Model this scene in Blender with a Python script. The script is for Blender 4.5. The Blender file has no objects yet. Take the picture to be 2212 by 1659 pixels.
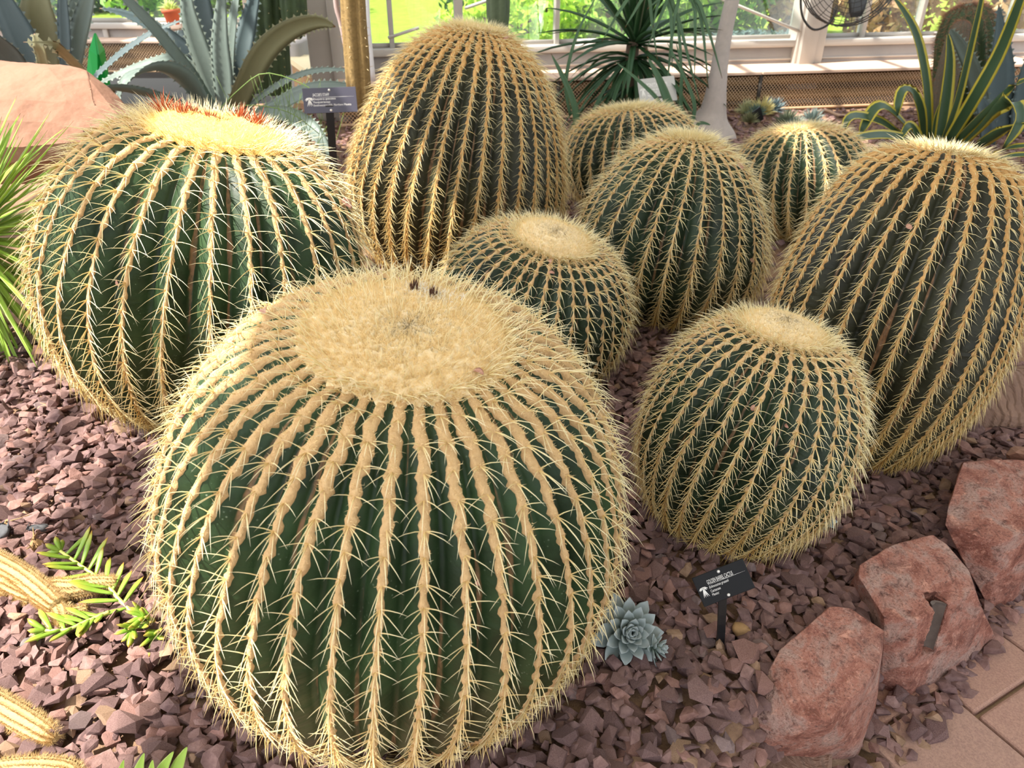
import bpy, bmesh, math, random
import numpy as np
from mathutils import Vector, Matrix, noise
from mathutils.bvhtree import BVHTree

# ------------------------------------------------------------------ camera, light, exposure
SC = bpy.context.scene
COL = SC.collection
FPX, PW, PH = 1600.0, 2212.0, 1659.0
PITCH = math.radians(31.0)
CAM_H = 1.12
cp, sp = math.cos(PITCH), math.sin(PITCH)

cam_d = bpy.data.cameras.new('camera')
cam = bpy.data.objects.new('camera', cam_d); COL.objects.link(cam)
cam.location = (0, 0, CAM_H)
cam.rotation_euler = (math.radians(90) - PITCH, 0, 0)
cam_d.sensor_width = 36.0
cam_d.lens = FPX / PW * 36.0
cam_d.clip_start = 0.05; cam_d.clip_end = 200
cam_d.dof.use_dof = True
cam_d.dof.focus_distance = 1.35
cam_d.dof.aperture_fstop = 8.0
SC.camera = cam

SC.view_settings.view_transform = 'Standard'
SC.view_settings.look = 'None'
SC.view_settings.gamma = 1.0
SC.view_settings.use_curve_mapping = False
SC.view_settings.exposure = 0.12
SC.cycles.use_denoising = True
SC.cycles.max_bounces = 8
SC.cycles.transparent_max_bounces = 12
SC.cycles.sample_clamp_indirect = 6.0
SC.cycles.caustics_reflective = False
SC.cycles.caustics_refractive = False

world = bpy.data.worlds.new('sky'); SC.world = world
world.use_nodes = True
wn = world.node_tree
bg = wn.nodes['Background']
sky = wn.nodes.new('ShaderNodeTexSky')
sky.sky_type = 'NISHITA'; sky.sun_disc = False
sky.sun_elevation = math.radians(57); sky.sun_rotation = math.radians(-110)
sky.altitude = 100; sky.air_density = 1.0; sky.dust_density = 2.0
hz = wn.nodes.new('ShaderNodeHueSaturation'); hz.inputs['Saturation'].default_value = 0.3   # hazy bright sky
wn.links.new(sky.outputs[0], hz.inputs['Color']); wn.links.new(hz.outputs[0], bg.inputs[0])
bg.inputs[1].default_value = 0.44

SUN = Vector((-0.50, -0.20, 0.84)).normalized()
sun_d = bpy.data.lights.new('sun', 'SUN'); sun_d.energy = 11.0; sun_d.angle = math.radians(0.7)
sun_d.color = (1.0, 0.95, 0.86)
sun = bpy.data.objects.new('sun', sun_d); COL.objects.link(sun)
sun.rotation_euler = SUN.to_track_quat('Z', 'Y').to_euler()
sun.location = (-5, -2, 9)

RNG = np.random.default_rng(7)
random.seed(7)

# ------------------------------------------------------------------ helpers
def ray(px, py):
    a = (px - PW / 2) / FPX; b = (PH / 2 - py) / FPX
    return np.array([a, cp + b * sp, -sp + b * cp])
CAM = np.array([0, 0, CAM_H])
def at_y(px, py, y):
    d = ray(px, py); return CAM + d * (y / d[1])
def at_z(px, py, z=0.0):
    d = ray(px, py); return CAM + d * ((z - CAM_H) / d[2])
def proj(P):
    P = np.asarray(P, float); d = P - CAM
    dep = d[..., 1] * cp - d[..., 2] * sp; up = d[..., 1] * sp + d[..., 2] * cp
    dep = np.where(np.abs(dep) < 1e-6, 1e-6, dep)
    return np.stack([PW / 2 + FPX * d[..., 0] / dep, PH / 2 - FPX * up / dep, dep], -1)
def nrm(v):
    v = np.asarray(v, float); return v / np.maximum(np.linalg.norm(v, axis=-1, keepdims=True), 1e-9)
def sstep(a, b, x):
    t = np.clip((np.asarray(x, float) - a) / (b - a), 0, 1); return t * t * (3 - 2 * t)
def ground_z(x, y):
    x = np.asarray(x, float); y = np.asarray(y, float)
    z = -0.085 * sstep(0.35, 1.15, x) * sstep(3.4, 1.9, y)
    return z + 0.006 * np.sin(9 * x + 4 * y) + 0.006 * np.sin(7 * y - 5 * x)

ORG = {}
def thing(name, label, cat, loc, group=None, kind=None):
    o = bpy.data.objects.new(name, None); COL.objects.link(o)
    o.empty_display_size = 0.05
    o.location = loc; ORG[o.name] = np.array(loc, float)
    tag(o, label, cat, group, kind); return o
def tag(o, label=None, cat=None, group=None, kind=None):
    if label: o['label'] = label
    if cat: o['category'] = cat
    if group: o['group'] = group
    if kind: o['kind'] = kind
    return o
def link(name, me, mat=None, parent=None, org=None):
    o = bpy.data.objects.new(name, me); COL.objects.link(o)
    if mat is not None and len(me.materials) == 0: me.materials.append(mat)
    if parent is not None:
        o.parent = parent; ORG[o.name] = ORG[parent.name]
    else:
        ORG[o.name] = np.zeros(3) if org is None else np.array(org, float)
        o.location = ORG[o.name]
    return o
def raw_mesh(name, V, faces, uv=None, smooth=True, attrs=None):
    """faces: list of (n,k) int arrays; uv: per-vertex (n,2)"""
    me = bpy.data.meshes.new(name)
    V = np.asarray(V, np.float32)
    faces = [np.asarray(f, np.int32) for f in faces if len(f)]
    me.vertices.add(len(V)); me.vertices.foreach_set('co', V.ravel())
    idx = np.concatenate([f.ravel() for f in faces])
    tot = np.concatenate([np.full(len(f), f.shape[1], np.int32) for f in faces])
    st = np.concatenate([[0], np.cumsum(tot)[:-1]]).astype(np.int32)
    me.loops.add(len(idx)); me.loops.foreach_set('vertex_index', idx)
    me.polygons.add(len(tot)); me.polygons.foreach_set('loop_start', st); me.polygons.foreach_set('loop_total', tot)
    me.polygons.foreach_set('use_smooth', np.full(len(tot), bool(smooth)))
    if uv is not None:
        l = me.uv_layers.new(name='UVMap'); l.data.foreach_set('uv', np.asarray(uv, np.float32)[idx].ravel())
    for k, a in (attrs or {}).items():
        t = me.attributes.new(k, 'FLOAT', 'POINT'); t.data.foreach_set('value', np.asarray(a, np.float32))
    me.update(calc_edges=True); me.validate()
    return me
def mk(name, V, faces, mat, parent=None, org=None, uv=None, smooth=True, attrs=None, kind=None):
    """world-space vertices -> object (child of a thing, or on its own with origin org)"""
    o0 = ORG[parent.name] if parent is not None else (np.zeros(3) if org is None else np.array(org, float))
    me = raw_mesh(name, np.asarray(V, float) - o0, faces, uv, smooth, attrs)
    o = link(name, me, mat, parent, o0)
    if kind: o['kind'] = kind
    return o
def grid_faces(nr, nc, wrap=False):
    r = np.arange(nr - 1)[:, None]; c = np.arange(nc if wrap else nc - 1)[None, :]
    c2 = (c + 1) % nc
    return np.stack([r * nc + c, r * nc + c2, (r + 1) * nc + c2, (r + 1) * nc + c], -1).reshape(-1, 4)
def catmull(tab, n):
    tab = np.asarray(tab, float); N = len(tab); out = []
    for t in np.linspace(0, N - 1, n):
        i = min(int(t), N - 2); u = t - i
        p = [tab[max(i - 1, 0)], tab[i], tab[i + 1], tab[min(i + 2, N - 1)]]
        out.append(.5 * ((2 * p[1]) + (-p[0] + p[2]) * u + (2 * p[0] - 5 * p[1] + 4 * p[2] - p[3]) * u * u + (-p[0] + 3 * p[1] - 3 * p[2] + p[3]) * u ** 3))
    return np.array(out)
def tube(path, rad, n=8, cap=True, twist=0.0):
    """vertices and faces of a round tube along path (n,3), radius scalar or per point"""
    P = np.asarray(path, float); m = len(P)
    R = np.broadcast_to(np.asarray(rad, float), (m,))
    T = nrm(np.gradient(P, axis=0)); up = np.array([0, 0, 1.0])
    if abs(T[0] @ up) > .9: up = np.array([0, 1.0, 0])
    b = nrm(np.cross(up, T[0])); B = []
    for t in T:
        b = b - t * (b @ t); b = b / max(np.linalg.norm(b), 1e-9); B.append(b)
    B = np.array(B); N = np.cross(T, B)
    a = np.linspace(0, 2 * np.pi, n, endpoint=False) + twist
    V = P[:, None] + R[:, None, None] * (np.cos(a)[None, :, None] * B[:, None] + np.sin(a)[None, :, None] * N[:, None])
    F = [grid_faces(m, n, True)]
    V = V.reshape(-1, 3)
    if cap:
        F.append(np.arange(n)[::-1][None]); F.append((np.arange(n) + (m - 1) * n)[None])
    return V, F
def merge(parts):
    Vs, Fs, off = [], [], 0
    for V, F in parts:
        Vs.append(V); Fs += [np.asarray(f) + off for f in F]; off += len(V)
    return np.concatenate(Vs), Fs
def box(cx, cy, cz, sx, sy, sz, M=None, bev=0.0):
    """box vertices/faces about a centre (full sizes); M a 3x3 whose rows are the axes"""
    s = np.array([[-1, -1, -1], [1, -1, -1], [1, 1, -1], [-1, 1, -1], [-1, -1, 1], [1, -1, 1], [1, 1, 1], [-1, 1, 1]]) * np.array([sx, sy, sz]) / 2
    if M is not None: s = s @ np.asarray(M)
    F = np.array([[0, 3, 2, 1], [4, 5, 6, 7], [0, 1, 5, 4], [1, 2, 6, 5], [2, 3, 7, 6], [3, 0, 4, 7]])
    return s + np.array([cx, cy, cz]), [F]
def bevel_obj(o, w, seg=2):
    m = o.modifiers.new('bevel', 'BEVEL'); m.width = w; m.segments = seg; m.limit_method = 'ANGLE'; return o

# ------------------------------------------------------------------ materials
class NT:
    def __init__(s, name):
        s.m = bpy.data.materials.new(name); s.m.use_nodes = True; s.t = s.m.node_tree
        s.b = s.t.nodes['Principled BSDF']; s.out = s.t.nodes['Material Output']
    def n(s, typ, **kw):
        x = s.t.nodes.new(typ)
        for k, v in kw.items(): setattr(x, k, v)
        return x
    def l(s, a, b): s.t.links.new(a, b)
    def val(s, x, v):
        if hasattr(v, 'is_linked') or hasattr(v, 'links'): s.l(v, x)
        else: x.default_value = v
    def math(s, op, a, b=0.5, c=None, clamp=False):
        x = s.n('ShaderNodeMath', operation=op, use_clamp=clamp)
        s.val(x.inputs[0], a); s.val(x.inputs[1], b)
        if c is not None: s.val(x.inputs[2], c)
        return x.outputs[0]
    def noise(s, scale, detail=4, rough=.55, vec=None, dist=0.0):
        x = s.n('ShaderNodeTexNoise'); x.inputs['Scale'].default_value = scale; x.inputs['Detail'].default_value = detail
        x.inputs['Roughness'].default_value = rough; x.inputs['Distortion'].default_value = dist
        if vec is not None: s.l(vec, x.inputs['Vector'])
        return x.outputs[0]
    def ramp(s, fac, stops, interp='LINEAR'):
        x = s.n('ShaderNodeValToRGB'); e = x.color_ramp.elements; x.color_ramp.interpolation = interp
        while len(e) < len(stops): e.new(.5)
        for k, (p, c) in enumerate(stops):
            e[k].position = p; e[k].color = (*c, 1) if len(c) == 3 else c
        s.val(x.inputs[0], fac); return x.outputs[0]
    def mix(s, fac, a, b, mode='MIX'):
        x = s.n('ShaderNodeMix', data_type='RGBA', blend_type=mode)
        s.val(x.inputs[0], fac)
        for i, v in ((6, a), (7, b)):
            if isinstance(v, tuple): x.inputs[i].default_value = (*v, 1) if len(v) == 3 else v
            else: s.l(v, x.inputs[i])
        return x.outputs[2]
    def coords(s, kind='Object'):
        return s.n('ShaderNodeTexCoord').outputs[kind]
    def uv(s):
        x = s.n('ShaderNodeSeparateXYZ'); s.l(s.coords('UV'), x.inputs[0]); return x.outputs[0], x.outputs[1]
    def attr(s, name):
        x = s.n('ShaderNodeAttribute'); x.attribute_name = name; return x.outputs['Fac']
    def bump(s, h, strength=.4, dist=.005):
        x = s.n('ShaderNodeBump'); x.inputs['Strength'].default_value = strength; x.inputs['Distance'].default_value = dist
        s.l(h, x.inputs['Height']); s.l(x.outputs[0], s.b.inputs['Normal']); return x
    def set(s, col=None, rough=None, metal=None, spec=None, **kw):
        if col is not None:
            if isinstance(col, tuple): s.b.inputs['Base Color'].default_value = (*col, 1)
            else: s.l(col, s.b.inputs['Base Color'])
        if rough is not None: s.val(s.b.inputs['Roughness'], rough)
        if metal is not None: s.b.inputs['Metallic'].default_value = metal
        if spec is not None: s.b.inputs['Specular IOR Level'].default_value = spec
        return s
    def translucent(s, fac, col=None):
        """mixes a translucent lobe for thin leaves and fibres"""
        tr = s.n('ShaderNodeBsdfTranslucent'); mx = s.n('ShaderNodeMixShader'); mx.inputs[0].default_value = fac
        c = s.b.inputs['Base Color']
        if col is not None: s.val(tr.inputs[0], (*col, 1))
        elif c.is_linked: s.l(c.links[0].from_socket, tr.inputs[0])
        else: tr.inputs[0].default_value = c.default_value
        s.l(s.b.outputs[0], mx.inputs[1]); s.l(tr.outputs[0], mx.inputs[2]); s.l(mx.outputs[0], s.out.inputs[0]); return s
def srgb(r, g, b):
    f = lambda c: ((c / 255 + .055) / 1.055) ** 2.4 if c > 10 else c / 255 / 12.92
    return (f(r), f(g), f(b))
def flat(name, col, rough=.6, metal=0.0, spec=.5, nscale=None, namp=.15):
    m = NT(name)
    if nscale:
        c = m.mix(m.noise(nscale, 5, .6, m.coords()), tuple(x * (1 - namp * 2) for x in col), tuple(min(x * (1 + namp), 1) for x in col))
        m.set(c, rough, metal, spec)
    else: m.set(col, rough, metal, spec)
    return m.m

# ------------------------------------------------------------------ cactus materials
def skin_material(name, green, dusty, brown, seed):
    m = NT(name); u, v = m.uv(); co = m.coords()
    ph = m.math('FRACT', m.math('ADD', u, 0.5))            # 0.5 at the crest, 0 / 1 in the groove
    gd = m.math('ABSOLUTE', m.math('SUBTRACT', ph, 0.5))   # 0 crest .. 0.5 groove
    n1 = m.noise(9, 5, .6, co); n2 = m.noise(55, 4, .6, co); n3 = m.noise(3.2, 3, .5, co)
    col = m.mix(m.ramp(n1, [(.35, (0, 0, 0)), (.66, (1, 1, 1))]), tuple(c * .6 for c in green), tuple(c * 1.6 for c in green))
    # corky brown scars along the groove, more towards the base
    comb = m.n('ShaderNodeCombineXYZ'); m.l(m.math('MULTIPLY', u, 1.0), comb.inputs[0]); m.l(m.math('MULTIPLY', v, 3.0), comb.inputs[1]); comb.inputs[2].default_value = seed
    sc = m.noise(1.6, 4, .6, comb.outputs[0])
    thr = m.math('SUBTRACT', m.math('ADD', m.math('MULTIPLY', gd, .9), m.math('MULTIPLY', sc, .5)), .675)
    scar = m.ramp(thr, [(.0, (0, 0, 0)), (.025, (1, 1, 1))])
    scar = m.math('MULTIPLY', scar, m.ramp(n2, [(.35, (.3, .3, .3)), (.6, (1, 1, 1))]))
    col = m.mix(m.math('MULTIPLY', scar, brown), col, srgb(150, 112, 78))
    low = m.math('MULTIPLY', m.ramp(v, [(.45, (0, 0, 0)), (1, (1, 1, 1))]), m.ramp(n3, [(.38, (0, 0, 0)), (.62, (1, 1, 1))]))
    col = m.mix(m.math('MULTIPLY', low, .65), col, srgb(78, 66, 40))
    # pale mealy specks
    vo = m.n('ShaderNodeTexVoronoi'); vo.inputs['Scale'].default_value = 120; m.l(co, vo.inputs['Vector'])
    spk = m.math('MULTIPLY', m.ramp(vo.outputs['Distance'], [(.1, (1, 1, 1)), (.2, (0, 0, 0))]), m.ramp(m.noise(14, 3, .6, co), [(.5, (0, 0, 0)), (.68, (1, 1, 1))]))
    col = m.mix(m.math('MULTIPLY', spk, dusty), col, srgb(150, 165, 140))
    m.set(col, m.math('ADD', m.math('MULTIPLY', n1, .25), .38), spec=.28)
    # wrinkles across the flanks lower down
    comb2 = m.n('ShaderNodeCombineXYZ'); m.l(m.math('MULTIPLY', u, .55), comb2.inputs[0]); m.l(m.math('MULTIPLY', v, 26.0), comb2.inputs[1]); comb2.inputs[2].default_value = seed + 3
    wr = m.noise(1.0, 3, .5, comb2.outputs[0], .6)
    h = m.math('ADD', m.math('MULTIPLY', m.math('MULTIPLY', wr, m.ramp(v, [(.3, (0, 0, 0)), (.6, (1, 1, 1))])), 1.0), m.math('MULTIPLY', n2, .12))
    m.bump(h, .8, .010)
    return m.m
SKIN = {
    'fresh': skin_material('cactus_skin_green', srgb(40, 60, 34), .7, .85, 1.0),
    'dark': skin_material('cactus_skin_dark', srgb(34, 48, 31), .35, .8, 5.0),
    'old': skin_material('cactus_skin_old', srgb(44, 45, 31), .35, 1.0, 9.0),
}
def spine_material():
    m = NT('spine_yellow'); u, v = m.uv()          # u: age (0 crown .. 1 base), v: along the spine
    a = m.ramp(v, [(0, srgb(226, 190, 120)), (.3, srgb(240, 224, 168)), (1, srgb(248, 242, 212))])
    b = m.ramp(v, [(0, srgb(176, 122, 48)), (.35, srgb(222, 184, 100)), (1, srgb(236, 216, 150))])
    col = m.mix(m.ramp(u, [(.35, (0, 0, 0)), (1, (1, 1, 1))]), a, b)
    m.set(col, .45, spec=.4); m.translucent(.25); return m.m
SPINE = spine_material()
def wool_material(name, c0, c1):
    m = NT(name); co = m.coords(); u, v = m.uv()
    n = m.noise(160, 4, .65, co); n2 = m.noise(24, 3, .5, co)
    col = m.mix(n, c0, c1); col = m.mix(m.math('MULTIPLY', m.ramp(n2, [(.45, (0, 0, 0)), (.75, (1, 1, 1))]), .35), col, tuple(x * .7 for x in c0))
    m.set(col, .95, spec=.1); m.bump(n, .9, .004); return m.m
WOOL = wool_material('areole_wool', srgb(190, 150, 102), srgb(230, 198, 148))
WOOL_OLD = wool_material('areole_wool_tan', srgb(186, 140, 84), srgb(224, 182, 122))
CROWN = wool_material('crown_wool', srgb(238, 210, 160), srgb(252, 236, 200))
CROWN_Y = wool_material('crown_wool_yellow', srgb(222, 184, 104), srgb(244, 214, 138))
FUZZ_Y = NT('wool_fibre_yellow').set(srgb(240, 210, 132), .9, spec=.1).translucent(.35).m
FUZZ = NT('wool_fibre').set(srgb(246, 224, 172), .9, spec=.1).translucent(.35).m
FLUFF = NT('white_fluff').set(srgb(240, 236, 226), .95, spec=.1).translucent(.3).m
FLOWER = NT('dried_flower_red'); _u, _v = FLOWER.uv()
FLOWER.set(FLOWER.ramp(_v, [(0, srgb(220, 140, 66)), (.4, srgb(200, 100, 48)), (1, srgb(146, 64, 36))]), .7); FLOWER.translucent(.25); FLOWER = FLOWER.m
STUB = flat('dried_flower_brown', srgb(84, 52, 34), .8, nscale=200)
PETAL = NT('dried_petal_pink').set(srgb(206, 158, 136), .7).translucent(.3).m

PROFILE = [(0, .990), (.2, .995), (.42, .985), (.65, .925), (.85, .785), (.97, .60), (1.0, .45), (.95, .27), (.82, .12), (.62, 0), (.4, -.06)]
EGG = [(0, .985), (.18, .985), (.36, .955), (.58, .87), (.78, .72), (.92, .55), (1.0, .36), (.985, .22), (.9, .09), (.72, -.02), (.5, -.07)]

def spines_mesh(P, D, L, R, bend, age, seg=2):
    """curved tapering three-sided spines: P base, D direction, L length, R base radius, bend vector"""
    n = len(P); D = nrm(D)
    up = np.where(np.abs(D[:, 2:3]) > .9, np.array([[1.0, 0, 0]]), np.array([[0, 0, 1.0]]))
    A = nrm(np.cross(D, up)); B = np.cross(D, A)
    rings = []; uv = []
    ang = np.array([0, 2.0944, 4.18879])
    for k in range(seg):
        t = k / seg
        c = P + D * (L * t)[:, None] + bend * (L * t * t)[:, None]
        r = R * (1 - .75 * t)
        rings.append(c[:, None] + r[:, None, None] * (np.cos(ang)[None, :, None] * A[:, None] + np.sin(ang)[None, :, None] * B[:, None]))
        uv.append(np.stack([np.repeat(age[:, None], 3, 1), np.full((n, 3), t)], -1))
    tip = P + D * L[:, None] + bend * L[:, None]
    V = np.concatenate(rings + [tip[:, None]], 1); UV = np.concatenate(uv + [np.stack([age[:, None], np.ones((n, 1))], -1)], 1)
    k = V.shape[1]; base = (np.arange(n) * k)[:, None]
    q = np.concatenate([np.array([[3 * s + i, 3 * s + (i + 1) % 3, 3 * s + 3 + (i + 1) % 3, 3 * s + 3 + i] for i in range(3)]) for s in range(seg - 1)]) if seg > 1 else np.zeros((0, 4), int)
    t3 = np.array([[3 * (seg - 1) + i, 3 * (seg - 1) + (i + 1) % 3, 3 * seg] for i in range(3)])
    F = [(base[:, :, None] + t3[None]).reshape(-1, 3)]
    if len(q): F.append((base[:, :, None] + q[None]).reshape(-1, 4))
    return V.reshape(-1, 3), F, UV.reshape(-1, 2)
def hairs_mesh(P, D, L, W):
    n = len(P); D = nrm(D); s = nrm(np.cross(D, RNG.normal(size=(n, 3))))
    mid = P + D * (L * .55)[:, None] + RNG.normal(size=(n, 3)) * (L * .12)[:, None]
    tip = P + D * L[:, None] + RNG.normal(size=(n, 3)) * (L * .25)[:, None]
    V = np.stack([P - s * W[:, None], P + s * W[:, None], mid + s * (W * .6)[:, None], mid - s * (W * .6)[:, None], tip], 1)
    b = (np.arange(n) * 5)[:, None]
    return V.reshape(-1, 3), [b + np.array([[0, 1, 2, 3]]), b + np.array([[3, 2, 4]])]

BARRELS = {}
def barrel(key, label, base, R, h, tilt, ribs, skin, twist=0.0, profile=PROFILE, area=.017, sp_len=.045, sp_r=.0012, wool=.0075,
           crown_r=.4, crown_lift=.012, hairs=6000, fuzz=0, n_sp=8, seg=2, seed=1, th0=0.0, depth=.55, z0=0.0, rib_end=1.0, spread=1.0, warp=.36, knobby=0.0, keep=.75):
    rng = np.random.default_rng(seed)
    loc = np.array([base[0], base[1], z0])
    root = thing('barrel_cactus', label, 'cactus', loc, 'golden barrel cacti in the gravel bed')
    u = nrm(np.array([tilt[0], tilt[1], 1.0])); e1 = nrm(np.array([1.0, 0, 0]) - u * u[0]); e2 = np.cross(u, e1)
    pt = catmull(profile, 240); pr = np.maximum(pt[:, 0], 0) * R; pz = pt[:, 1] * h
    sl = np.concatenate([[0], np.cumsum(np.hypot(np.diff(pr), np.diff(pz)))]); S = sl[-1]
    rad = lambda s: np.interp(s, sl, pr); hei = lambda s: np.interp(s, sl, pz)
    ph_w = rng.uniform(0, 6.28, ribs); am_w = rng.uniform(.02, .07, ribs)
    def theta(k, s):      # rib direction incl. spiral and a slight wander
        return th0 + (k + am_w[k % ribs] * np.sin(7 * s / S + ph_w[k % ribs]) * 1.0) * 2 * np.pi / ribs + twist * (s / S)
    def pos(r, z, th):
        return loc + z[..., None] * u + r[..., None] * (np.cos(th)[..., None] * e1 + np.sin(th)[..., None] * e2)
    # ---- body
    nt = 92; ns = 10
    s = np.linspace(0, S, nt) ; kk = np.arange(ribs)
    TH = np.stack([theta(k, s) for k in range(ribs)], 1)                # nt, ribs
    TH2 = np.concatenate([TH, TH[:, :1] + 2 * np.pi], 1)
    f = np.arange(ns) / ns
    th = TH2[:, :-1, None] * (1 - f) + TH2[:, 1:, None] * f            # nt, ribs, ns
    ph = np.abs(((f + .5) % 1) - .5)                                   # 0 at crest .. .5 in groove
    cut = 1 - np.power(1 - 2 * np.minimum(ph, .4999), .72)             # 0 crest .. 1 groove
    r0 = rad(s); D = depth * 2 * np.pi * r0 / ribs * sstep(crown_r * R * .5, crown_r * R * 1.05, r0)
    rr = r0[:, None, None] - D[:, None, None] * cut[None, None, :]
    lump = 1 + .006 * np.sin(th * 3 + seed) + .005 * np.sin(5 * s / S * 3 + th * 2)[...]  if False else 1 + .006 * np.sin(th * 3 + seed)
    zz = np.broadcast_to(hei(s)[:, None, None], rr.shape)
    V = pos(rr * lump, zz, th).reshape(-1, 3)
    uu = np.broadcast_to((kk[:, None] + f[None]).reshape(1, -1), (nt, ribs * ns)).reshape(-1)
    vv = np.repeat(s / S, ribs * ns)
    F = grid_faces(nt, ribs * ns, True)[:, ::-1]
    body = mk('body', V, [F], SKIN[skin], root, uv=np.stack([uu, vv], -1))
    BARRELS[key] = dict(root=root, bvh=BVHTree.FromPolygons([tuple(x) for x in V[::1]], F.tolist()), u=u, loc=loc, h=h, R=R)
    # ---- areoles along every rib
    i0 = np.searchsorted(pr, crown_r * R * .9); s0 = sl[min(i0, 239)]; s1 = S * .985 * rib_end
    na = max(int((s1 - s0) / area), 6)
    SP_P, SP_D, SP_L, SP_B, SP_A, SP_R = [], [], [], [], [], []
    FZ_P, FZ_D, FZ_L = [], [], []
    for k in range(ribs):
        tn = np.arange(na) / na
        sn = s0 + (s1 - s0) * (tn * (1 + warp) - warp * tn * tn); sa = sn + rng.uniform(-.1, .1, na) * area
        m = na * 4 + 1
        ss = np.linspace(s0 - area, s1, m)
        tk = theta(k, ss); c = pos(rad(ss) * (1 + .006 * np.sin(tk * 3 + seed)), hei(ss), tk)
        T = nrm(np.gradient(c, axis=0)); ax = nrm(np.cos(tk)[:, None] * e1 + np.sin(tk)[:, None] * e2)
        B = nrm(np.cross(u, ax)); N = nrm(np.cross(B, T)); N = np.where((np.sum(N * (c - (loc + u * h * .45)), 1) < 0)[:, None], -N, N)
        near = 1 - sstep(0, .30 * S, ss - s0)                            # woollier near the crown
        pha = np.interp(ss, sn, np.arange(na)); knob = .5 + .5 * np.cos(pha * 2 * np.pi)
        w = wool * (.36 * (1 - .8 * knobby) + .8 * near * (1 - .45 * knobby) + (.42 + .55 * knobby) * knob * (1 - .6 * near * (1 - knobby))) * (1 - .3 * sstep(.5 * S, S, ss))
        w = np.minimum(w, np.pi * rad(ss) / ribs * .62)
        w *= 1 + rng.uniform(-.16, .16, m)
        off = (rng.uniform(-.16, .16, m) + .22 * np.sin(pha * np.pi))[:, None] * w[:, None] * B
        prof = [(-1, -.8), (-.9, .05), (-.4, .42), (.4, .42), (.9, .05), (1, -.8)]
        W = np.stack([c + off + B * (a * w * (1 + rng.uniform(-.15, .15, m)))[:, None] + N * (b * w * (1 + rng.uniform(-.2, .2, m)))[:, None] for a, b in prof], 1)
        mk('rib_wool', W.reshape(-1, 3), [grid_faces(m, 6), np.array([[0, 1, 2, 3, 4, 5]]), np.array([[5, 4, 3, 2, 1, 0]]) + (m - 1) * 6], WOOL if skin != 'old' else WOOL_OLD, root)
        # spines
        ta = theta(k, sa); pa = pos(rad(sa) * (1 + .006 * np.sin(ta * 3 + seed)), hei(sa), ta)
        Na = np.stack([np.interp(sa, ss, N[:, j]) for j in range(3)], 1); Ta = np.stack([np.interp(sa, ss, T[:, j]) for j in range(3)], 1); Ba = np.cross(Ta, Na)
        age = (sa - s0) / (s1 - s0)
        angs = np.concatenate([np.array([-30, 30, -62, 62, -97, 97])[:n_sp - 2], [-13, 13]]) * spread
        ele = np.concatenate([np.full(n_sp - 2, 22.0), [46, 46]])
        for j in range(n_sp):
            a = np.radians(angs[j] + rng.normal(0, 6, na)); e = np.radians(ele[j] + rng.normal(0, 6, na) - 8 * age + 14 * (1 - age))
            d = np.cos(e)[:, None] * (np.cos(a)[:, None] * Ta + np.sin(a)[:, None] * Ba) + np.sin(e)[:, None] * Na
            big = 1.12 if j >= n_sp - 2 else .95
            kp = rng.uniform(size=na) < keep + (1 - keep) * sstep(.35, .8, age); nk = int(kp.sum())
            SP_P.append((pa + Na * (wool * .2))[kp]); SP_D.append(d[kp]); SP_L.append(sp_len * big * rng.uniform(.68, 1.15, nk))
            SP_B.append((.22 * Ta - .12 * Na + np.array([0, 0, -.06]))[kp]); SP_A.append(np.clip((age[kp] if skin != 'old' else .25 + .75 * age[kp]) + rng.normal(0, .1, nk), 0, 1)); SP_R.append(np.full(nk, sp_r * (1.15 if j >= n_sp - 2 else 1.0)))
        if fuzz:
            q = rng.integers(0, m, fuzz); q = q[rng.uniform(size=fuzz) < (.30 + .7 * near[q])]
            sd = rng.uniform(-1, 1, len(q)); FZ_P.append(c[q] + off[q] + B[q] * (sd * w[q] * .8)[:, None] + N[q] * (w[q] * .35)[:, None] + T[q] * rng.uniform(-.5, .5, len(q))[:, None] * area * .35)
            FZ_D.append(N[q] * .7 + B[q] * (sd * 1.1)[:, None] + rng.normal(0, .35, (len(q), 3))); FZ_L.append(w[q] * rng.uniform(.5, 1.0, len(q)))
    # ---- crown: woolly pad, thin erect spines over it
    cr = crown_r * R
    nr_, nc_ = 34, 110
    q = np.linspace(0, 1, nr_); th = np.linspace(0, 2 * np.pi, nc_, endpoint=False)
    Q, TT = np.meshgrid(q, th, indexing='ij')
    edge = 1 + .05 * np.cos(TT * ribs - th0 * ribs - twist * ribs * .2) * sstep(.6, 1, Q)
    rq = Q * cr * (1.03 - .08 * knobby) * edge; s_ = np.interp(rq, pr[:130], sl[:130])
    lift = crown_lift * (1 - Q ** 3) + .001; rgh = .0022 * (rng.normal(size=Q.shape)) * (1 - .4 * Q) + .0015 * np.sin(Q * 17 + 2 * np.sin(TT * 3)) * (1 - Q)
    rgh[0] = rgh[0, 0]
    Pc = pos(rq, hei(s_) + lift + rgh * min(1, R / .25), TT)
    mk('crown_wool', Pc.reshape(-1, 3), [grid_faces(nr_, nc_, True)[:, ::-1]], CROWN_Y if key == 'B' else CROWN, root, smooth=True)
    nh = hairs
    rq = cr * np.sqrt(rng.uniform(0, 1.02 + .2 * knobby, nh)); tq = rng.uniform(0, 6.283, nh); s_ = np.interp(rq, pr[:130], sl[:130])
    p = pos(rq, hei(s_) + crown_lift * np.clip(1 - (rq / cr) ** 3, 0, 1) * .9, tq); rd = np.cos(tq)[:, None] * e1 + np.sin(tq)[:, None] * e2
    hv, hf = hairs_mesh(p, u * .75 + rd * (rq / cr)[:, None] * .5 + rng.normal(0, .55, (nh, 3)), rng.uniform(.005, .012, nh) * min(1, R / .28), np.full(nh, .0004))
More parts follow.
